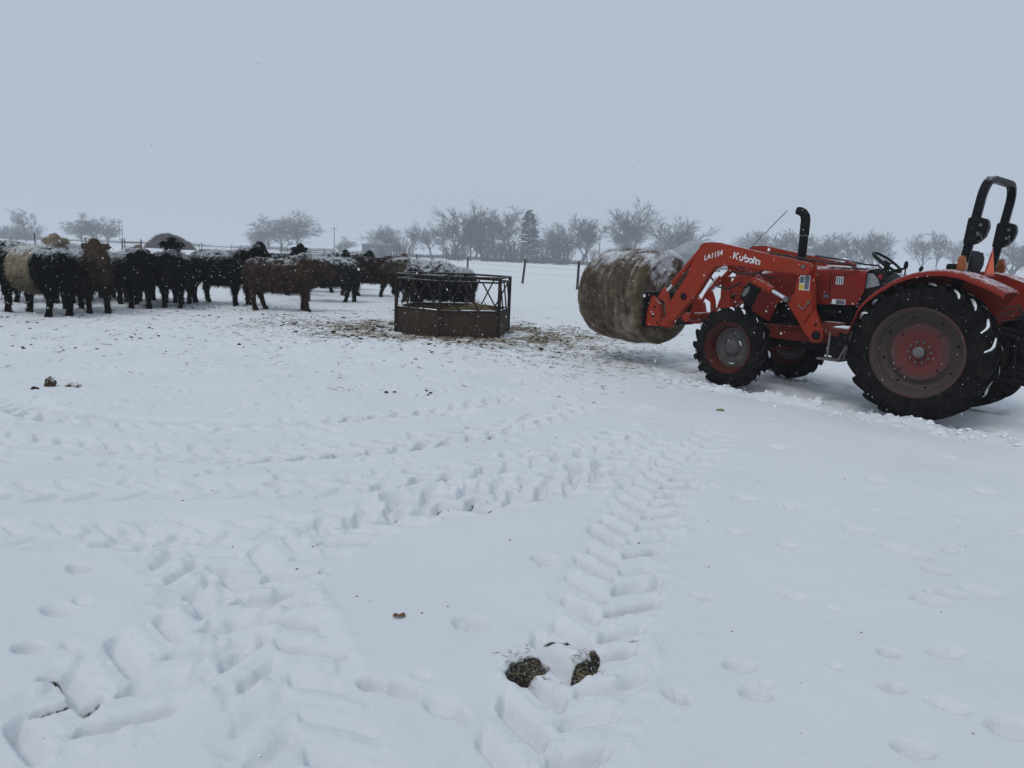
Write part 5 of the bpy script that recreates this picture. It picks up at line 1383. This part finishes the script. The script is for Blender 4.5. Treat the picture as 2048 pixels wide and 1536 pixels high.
# rounded heap of brush and earth beyond the gate
def mound():
    rn = np.random.default_rng(3); n = 60
    v, f = [], []
    for i in range(n + 1):
        for j in range(n):
            r = i / n; a = 2 * math.pi * j / n
            x, y = r * math.cos(a), r * math.sin(a)
            z = (1 - r ** 2) ** 0.8 * (0.92 + 0.14 * mnoise.noise((x * 2, y * 2, 1)) - 0.12 * x) + 0.09 * mnoise.fractal((x * 6, y * 6, 2), 1, 2, 3) * (r < 0.97)
            v.append((x * 3.9, y * 3.2, z * 2.3 - 0.08))
    for i in range(n):
        for j in range(n): f.append((i * n + j, (i + 1) * n + j, (i + 1) * n + (j + 1) % n, i * n + (j + 1) % n))
    m = N('brush_heap'); k = m.ramp(m.noise(2.2, 6, 0.75), [(0.35, 0.0), (0.65, 1.0)])
    c = m.mix(k, (0.035, 0.028, 0.025), (0.075, 0.060, 0.052)); m.set(m.mix(m.ramp(m.noise(5, 5, 0.7), [(0.60, 0.0), (0.75, 0.4)]), c, SNOW), 0.95, 0, 0.1)
    o = prop(empty('brush_mound', (-54.7, 120, -0.02)), 'rounded brown brush mound on the snow behind the raised black head', 'mound')
    me = np_mesh('heap', v, f, m.m, True); link('heap', me, o)
    V = np.array(v); nr = V * np.array([0.25, 0.3, 0.5]); nr /= np.linalg.norm(nr, axis=1)[:, None] + 1e-6
    bv, bf, _ = blades(V, nr, 5000, (0.15, 0.45), (0.012, 0.025), 0, rn, jitter=0.8)
    prop(link('dry_stalks', np_mesh('dry_stalks', bv, bf, M['bark'], False), o), kind='stuff')
mound()

# low grey shed and a far roof
M['shed'] = mat_simple('shed_siding', (0.10, 0.105, 0.11), 0.8, 0, 0.15, 2)
M['roof'] = mat_simple('snowy_roof', (0.20, 0.21, 0.23), 0.7, 0, 0.15, 2)
def shed(label, x, y, w_, d_, h, pitch, rz, door):
    x, y = x * FAR, y * FAR; z = float(terrain(np.array([x]), np.array([y]))[0])
    o = prop(empty('shed', (x, y, z), rz), label, 'building'); o.scale = (FAR, FAR, FAR)
    MB().box((-w_ / 2, -d_ / 2, -0.3), (w_ / 2, d_ / 2, h)).build('wall', M['shed'], o)
    b = MB(); b.prism([(-w_ / 2 - 0.3, h + 0.003), (w_ / 2 + 0.3, h + 0.003), (w_ / 2 + 0.3, h + 0.12), (0, h + 0.12 + pitch), (-w_ / 2 - 0.3, h + 0.12)], -d_ / 2 - 0.25, d_ / 2 + 0.25)
    b.build('roof', M['roof'], o)
    MB().box((door - 0.8, -d_ / 2 - 0.06, -0.2), (door + 0.8, -d_ / 2 - 0.003, h - 0.4)).build('door', mat_simple('shed_door', (0.05, 0.05, 0.055), 0.8), o)
    MB().box((door - 2.4, -d_ / 2 - 0.05, 1.2), (door - 1.5, -d_ / 2 - 0.003, 2.0)).build('window', M['lens'], o)
shed('long low grey shed left of the low spreading tree', -31.6, 172, 6.4, 5.0, 2.6, 0.5, R(6), 1.2)
shed('grey farm building with pale roof glimpsed between bale and loader arm', 37.0, 160, 9.0, 6.5, 3.4, 2.6, R(14), 1.5)

# utility poles
def pole(label, x, y, h, bar):
    x, y = x * FAR, y * FAR; z = float(terrain(np.array([x]), np.array([y]))[0])
    o = prop(empty('utility_pole', (x, y, z)), label, 'pole', 'utility poles far across the fields'); o.scale = (FAR * 0.8, FAR * 0.8, FAR)
    MB().tube([(0, 0, -0.3), (0.05, 0, h)], [0.16, 0.11], 8).build('shaft', M['bark'], o)
    if bar:
        MB().box((-0.9, -0.06, h - 0.55), (0.95, 0.06, h - 0.42)).build('cross_arm', M['bark'], o)
        for dx in (-0.8, 0.8): MB().tube([(dx, 0, h - 0.42), (dx, 0, h - 0.22)], 0.05, 6).build('insulator', M['lens'], o)
pole('faint utility pole left of the lone thin tree', -150.75, 230, 7.2, True)
pole('faint utility pole right of the rounded bare clump, taller one', -130.4, 250, 7.8, True)
pole('faint utility pole right of the rounded bare clump, shorter one', -139.9, 270, 7.4, False)
pole('utility pole with cross-arm right of the wide-crowned oak', -48.1, 200, 6.9, True)
pole('utility pole just left of the hay bale', 21.3, 200, 7.0, True)

# far brush along the field edges, one unbroken strip
def brush_line():
    rn = np.random.default_rng(6)
    v, f = [], []
    for x0, x1, y0, y1, h0, n in ((-170, -60, 232, 250, 1.3, 5000), (-62, -30, 200, 190, 1.0, 2200), (-30, 24, 196, 190, 1.6, 4200), (24, 140, 205, 200, 1.8, 6000)):
        t = rn.random(n); x = FAR * (x0 + (x1 - x0) * t); y = FAR * (y0 + (y1 - y0) * t) + rn.normal(0, 2.5, n)
        z = terrain(x, y); h = FAR * h0 * (0.5 + 0.7 * rn.random(n)) * (0.7 + 0.4 * np.sin(x * 0.12) * np.sin(x * 0.032 + 1))
        dx = rn.normal(0, 0.6, n)
        for k in range(n):
            o = len(v); v += [(x[k] - 0.12, y[k], z[k] - 0.1), (x[k] + 0.12, y[k], z[k] - 0.1), (x[k] + dx[k], y[k] + 0.1, z[k] + h[k])]; f.append((o, o + 1, o + 2))
    prop(link('field_brush', np_mesh('field_brush', v, f, M['bark'], False)), 'grey strip of brush along the far field edges', 'brush', kind='stuff')
brush_line()
# ------------------------------------------------------------------ fences and gate
M['post'] = mat_simple('weathered_post', (0.045, 0.042, 0.040), 0.9, 0, 0.35, 12, 0.2)
M['wire'] = mat_simple('fence_wire', (0.12, 0.12, 0.125), 0.6, 0.4, 0.1, 5)
def fence(name, label, posts, rad, lean, seed, wires):
    x0, y0, _ = posts[0]
    o = prop(empty(name, (x0, y0, 0)), label, 'fence')
    rn = random.Random(seed); tops = []
    for x, y, h in posts:
        lx, ly = rn.gauss(0, lean), rn.gauss(0, lean)
        if (x, y) == (0.31, 41): lx = 0.10
        z = float(terrain(np.array([x]), np.array([y]))[0])
        MB().tube([(x - x0, y - y0, z - 0.25), (x - x0 + lx * h, y - y0 + ly * h, z + h)], [rad, rad * 0.92], 8).build('post', M['post'], o)
        tops.append((x - x0, y - y0, z, lx, ly, h))
    for t in wires:
        MB().tube([(a + lx * h * t, b + ly * h * t - rad, z + h * t) for a, b, z, lx, ly, h in tops], 0.0035, 5).build('wire', M['wire'], o)
fence('pasture_fence', 'wire fence on dark wooden posts running round the far side of the pasture',
      [(5.9, 32, 1.30), (2.90, 36, 1.33), (0.31, 41, 1.30), (-3.36, 52, 1.25), (-8.67, 66, 1.15), (-15.57, 80, 1.12), (-23.29, 92, 1.14), (-30.97, 100, 1.25), (-37.74, 104, 1.12), (-43.07, 104, 1.25), (-46.28, 100, 1.32), (-47.42, 92, 1.30), (-46.48, 82, 1.39), (-43.04, 68, 1.55), (-41, 56, 1.4)], 0.065, 0.03, 2, (0.45, 0.7, 0.93))
fence('field_fence', 'thinner second fence of slim posts beyond the pasture fence',
      [(-7.54, 98, 0.75), (-9.28, 100, 0.75), (-11.31, 103, 0.72), (-13.60, 106, 0.85), (-15.98, 108, 0.80), (-21.05, 110, 0.95), (-24.23, 112, 0.95), (-27.66, 114, 0.9), (-31.50, 116, 0.95), (-35.68, 118, 1.05), (-40.63, 120, 1.1), (-45.79, 122, 1.1), (-51.75, 124, 1.1)], 0.045, 0.03, 5, (0.9,))
def gate():
    x, y = -45.6, 90.0
    o = prop(empty('field_gate', (x, y, 0)), 'pole gate between two posts left of the brush mound', 'gate')
    for dx in (-1.1, 1.15): MB().tube([(dx, 0, -0.2), (dx, 0, 1.30)], 0.085, 8).build('gate_post', M['post'], o)
    for z in (0.35, 0.92): MB().tube([(-1.1, -0.05, z + 0.03), (1.15, -0.05, z)], 0.045, 8).build('rail', M['post'], o)
gate()

# ------------------------------------------------------------------ litter on the snow
M['straw'] = mat_simple('straw', (0.21, 0.172, 0.115), 0.85, 0, 0.5, 3, 0, 0.15)
M['twig'] = mat_simple('dry_stem', (0.045, 0.034, 0.024), 0.9, 0, 0.4, 3, 0, 0.1)
M['dung'] = mat_simple('frozen_dung', (0.028, 0.018, 0.012), 0.9, 0, 0.5, 20, 0.5, 0.1)
def straw_field(name, label, cat, n, sampler, length, rad, mat, seed, curl=0.25):
    r = np.random.default_rng(seed)
    x, y = sampler(r, n)
    z = ground_z(x, y)
    a = r.uniform(0, np.pi * 2, n); L = r.uniform(*length, n); tilt = np.abs(r.normal(0, 0.16, n)); R0 = r.uniform(*rad, n)
    v, f = [], []
    for k in range(n):
        d = np.array([np.cos(a[k]), np.sin(a[k]), tilt[k]]); s = np.array([-d[1], d[0], 0]) * R0[k]; u = np.array([0, 0, R0[k] * 1.5])
        p0 = np.array([x[k], y[k], z[k] + 0.001]); bend = np.array([-d[1], d[0], 0.3]) * L[k] * r.normal(0, curl)
        p1 = p0 + d * L[k] * 0.5 + bend * 0.5; p2 = p0 + d * L[k]
        o = len(v)
        for p, q in ((p0, 1), (p1, 1), (p2, 0.5)): v += [p - s * q, p + s * q, p + u * q]
        for i in (0, 3):
            f += [(o + i, o + i + 3, o + i + 4, o + i + 1), (o + i + 1, o + i + 4, o + i + 5, o + i + 2), (o + i + 2, o + i + 5, o + i + 3, o + i)]
    prop(link(name, np_mesh(name, v, f, mat, False)), label, cat, kind='stuff')
def near_feeder(r, n):
    a = r.uniform(0, 2 * np.pi, n); q = 1.18 + np.abs(r.normal(0, 0.75, n)) * (0.4 + 0.8 * np.abs(np.sin(a * 2.5 + 1)))
    return FEED[0] + q * np.cos(a) * 1.35, FEED[1] + q * np.sin(a) * 0.95
straw_field('spilled_hay', 'hay trampled into the snow round the feeder', 'hay', 3600, near_feeder, (0.05, 0.20), (0.002, 0.005), M['straw'], 1)
straw_field('bale_litter', 'hay dropped on the snow between feeder and bale', 'hay', 1200, lambda r, n: (r.normal(1.2, 0.9, n), r.normal(13.6, 1.5, n)), (0.04, 0.18), (0.002, 0.005), M['straw'], 2)
def herd_zone(r, n):
    y = 7.0 + 13.5 * r.beta(2.0, 1.6, n); return r.uniform(-11.5, 1.5, n) * (0.35 + 0.65 * np.clip(y / 14, 0, 1)), y
straw_field('dry_stems', 'dark stems scattered over the trampled snow', 'stems', 520, herd_zone, (0.03, 0.17), (0.002, 0.0045), M['twig'], 3, 0.5)
straw_field('feeding_streaks', 'thin band of hay in front of the cattle', 'hay', 1500, lambda r, n: (r.uniform(-5.5, 0.5, n), r.normal(15.6, 1.3, n)), (0.04, 0.18), (0.002, 0.005), M['straw'], 4)
straw_field('grass_blades', 'dead grass standing in the scraped patches', 'grass', 260, lambda r, n: (np.where(r.random(n) < 0.5, r.normal(0.115, 0.045, n), r.normal(0.345, 0.03, n)), r.normal(2.82, 0.04, n)), (0.012, 0.045), (0.0008, 0.0016), M['straw'], 6, 0.4)
def clumped(r, n):
    cx, cy = herd_zone(r, 60); k = r.integers(0, 60, n); return cx[k] + r.normal(0, 0.22, n), cy[k] + r.normal(0, 0.16, n)
def clods(name, label, cat, n, sampler, size, mat, seed):
    r = np.random.default_rng(seed); x, y = sampler(r, n); z = ground_z(x, y); s = r.uniform(*size, n)
    bm = bmesh.new(); bmesh.ops.create_icosphere(bm, subdivisions=1, radius=1); bv = np.array([tuple(q.co) for q in bm.verts]); bf = np.array([[q.index for q in p.verts] for p in bm.faces]); bm.free()
    v, f = [], []
    for k in range(n):
        q = bv * (1 + r.normal(0, 0.25, (len(bv), 1))) * s[k] * np.array([1.2, 0.9, 0.55]); v.append(q + [x[k], y[k], z[k] + s[k] * 0.2]); f.append(bf + k * len(bv))
    prop(link(name, np_mesh(name, np.concatenate(v), np.concatenate(f), mat, 'snow' in label)), label, cat, kind='stuff')
clods('dirt_crumbs', 'small dark crumbs of soil and dung on the snow', 'dirt', 330, clumped, (0.006, 0.028), M['dung'], 7)
clods('soil_specks', 'tiny specks of soil near the camera', 'dirt', 70, lambda r, n: (r.uniform(-2.6, 3.4, n), r.uniform(2.3, 7.5, n)), (0.002, 0.006), M['dung'], 8)
clods('feeding_dirt', 'dark trampled dirt round the feeder', 'dirt', 300, near_feeder, (0.008, 0.04), M['dung'], 9)
clods('snow_clumps', 'clumps of broken snow along the wheels', 'snow', 220, lambda r, n: (lambda s, l: (_B[0] + _F[0] * s + _L[0] * l, _B[1] + _F[1] * s + _L[1] * l))(r.uniform(-2.0, 3.0, n), r.normal(1.05, 0.22, n)), (0.008, 0.034), M['snow'], 10)
def along_tracks(r, n):
    j, i = np.where(LUG > 0.12); k = r.integers(0, len(j), n)
    return gx[i[k]] + r.normal(0, 0.04, n), gy[j[k]] + r.normal(0, 0.04, n)
clods('track_crumbs', 'crumbs of broken snow lying in the tyre tracks', 'snow', 1000, along_tracks, (0.0015, 0.0055), M['snow'], 14)
clods('print_crumbs', 'crumbs of snow kicked out of the hoof prints', 'snow', 900, lambda r, n: (r.uniform(-9, 3.5, n), r.uniform(5, 14, n)), (0.003, 0.011), M['snow'], 15)
def lump(name, label, cat, x, y, size, mat, seed, snow_cap):
    bm = bmesh.new(); bmesh.ops.create_icosphere(bm, subdivisions=4, radius=1.0)
    for q in bm.verts:
        k = 1 + 0.35 * mnoise.fractal(q.co * 1.6 + Vector((seed, 0, 0)), 1, 2, 4); q.co = Vector((q.co.x * size[0], q.co.y * size[1], max(-0.4, q.co.z) * size[2])) * k
    me = bpy.data.meshes.new(name); bm.to_mesh(me); bm.free(); me.polygons.foreach_set('use_smooth', [True] * len(me.polygons)); me.materials.append(mat)
    return prop(link(name, me, None, (x, y, float(ground_z(np.array([x]), np.array([y]))[0]) + size[2] * 0.25)), label, cat)
def mat_snowcap(name, col):
    m = N(name); s = m.math('MULTIPLY', m.ramp(m.up(), [(0.35, 0.0), (0.85, 1.0)]), m.ramp(m.noise(18, 4), [(0.40, 0.2), (0.60, 1.0)]))
    c = m.mix(m.ramp(m.noise(30, 5, 0.7), [(0.3, 0), (0.7, 1)]), tuple(q * 0.5 for q in col), col); m.set(m.mix(s, c, SNOW), 0.9, 0, 0.1); return m.m
M['capped'] = mat_snowcap('snow_capped_dung', (0.075, 0.045, 0.028))
lump('frozen_clod', 'upright snow-capped brown frozen clod at left in the middle ground', 'clod', -5.02, 8.02, (0.055, 0.05, 0.075), M['capped'], 1, True)
lump('frozen_clod', 'flat tan frozen clod right beside the upright one', 'clod', -4.78, 8.05, (0.075, 0.045, 0.03), mat_snowcap('pale_clod', (0.13, 0.085, 0.05)), 5, True)
lump('dark_stone', 'dark stone just in front of the frozen clods', 'stone', -5.06, 7.82, (0.04, 0.03, 0.02), M['dung'], 9, False)
lump('hay_wad', 'small tan wad of hay on clean snow in front of the tractor', 'hay', 2.30, 8.12, (0.05, 0.035, 0.015), M['straw'], 12, False)
def leaf():
    v = []; n = 7
    for i in range(n):
        t = i / (n - 1); w_ = 0.017 * math.sin(math.pi * (0.08 + 0.9 * t)) ** 0.8
        v += [(t * 0.055 - 0.027, -w_, 0.010 + 0.012 * abs(w_) * 30 * 0.5), (t * 0.055 - 0.027, 0, 0.004 + 0.004 * math.sin(t * 5)), (t * 0.055 - 0.027, w_, 0.012 + 0.006 * math.sin(t * 9))]
    f = []
    for i in range(n - 1):
        for k in (0, 1): f.append((i * 3 + k, i * 3 + k + 1, i * 3 + k + 4, i * 3 + k + 3))
    me = np_mesh('dead_leaf', v, f, mat_simple('dead_leaf', (0.17, 0.095, 0.05), 0.8, 0, 0.4, 60), True)
    prop(link('dead_leaf', me, None, (-0.46, 3.13, float(ground_z(np.array([-0.46]), np.array([3.13]))[0])), (0, 0, 0.3)), 'curled brown dead leaf on smooth snow near the bottom centre', 'leaf')
leaf()

# ------------------------------------------------------------------ falling snow through the whole near air
def snowfall():
    r = np.random.default_rng(21); n = 24000
    x, y, z = r.uniform(-13, 13, n), r.uniform(1.3, 20, n), r.uniform(0.05, 6.0, n)
    s = np.clip(r.lognormal(-6.05, 0.42, n), 0.0008, 0.006) * (0.75 + 0.06 * y)
    base = np.array([(1, 0, 0), (-1, 0, 0), (0, 1, 0), (0, -1, 0), (0, 0, 1.3), (0, 0, -1.3)]); fb = np.array([(0, 2, 4), (2, 1, 4), (1, 3, 4), (3, 0, 4), (2, 0, 5), (1, 2, 5), (3, 1, 5), (0, 3, 5)])
    v = (base[None] * s[:, None, None] * r.uniform(0.7, 1.3, (n, 6, 1)) + np.stack([x, y, z], 1)[:, None]).reshape(-1, 3)
    f = (fb[None] + (np.arange(n) * 6)[:, None, None]).reshape(-1, 3)
    prop(link('falling_snow', np_mesh('falling_snow', v, f, M['snow'], True)), 'snowflakes drifting down through the air', 'snow', kind='stuff')
snowfall()
# ------------------------------------------------------------------ air
def build_haze():
    m = bpy.data.materials.new('snow_haze'); m.use_nodes = True
    t = m.node_tree; t.nodes.clear()
    o = t.nodes.new('ShaderNodeOutputMaterial'); p = t.nodes.new('ShaderNodeVolumePrincipled')
    p.inputs['Color'].default_value = (0.92, 0.955, 1.0, 1)
    p.inputs['Density'].default_value = 0.0011
    p.inputs['Anisotropy'].default_value = 0.1
    t.links.new(p.outputs[0], o.inputs['Volume'])
    b = MB().box((-2100, -2100, -4.5), (2100, 2100, 30.0))
    prop(b.build('haze', m), 'pale falling-snow haze filling the air over the field', 'haze', kind='stuff')
build_haze()
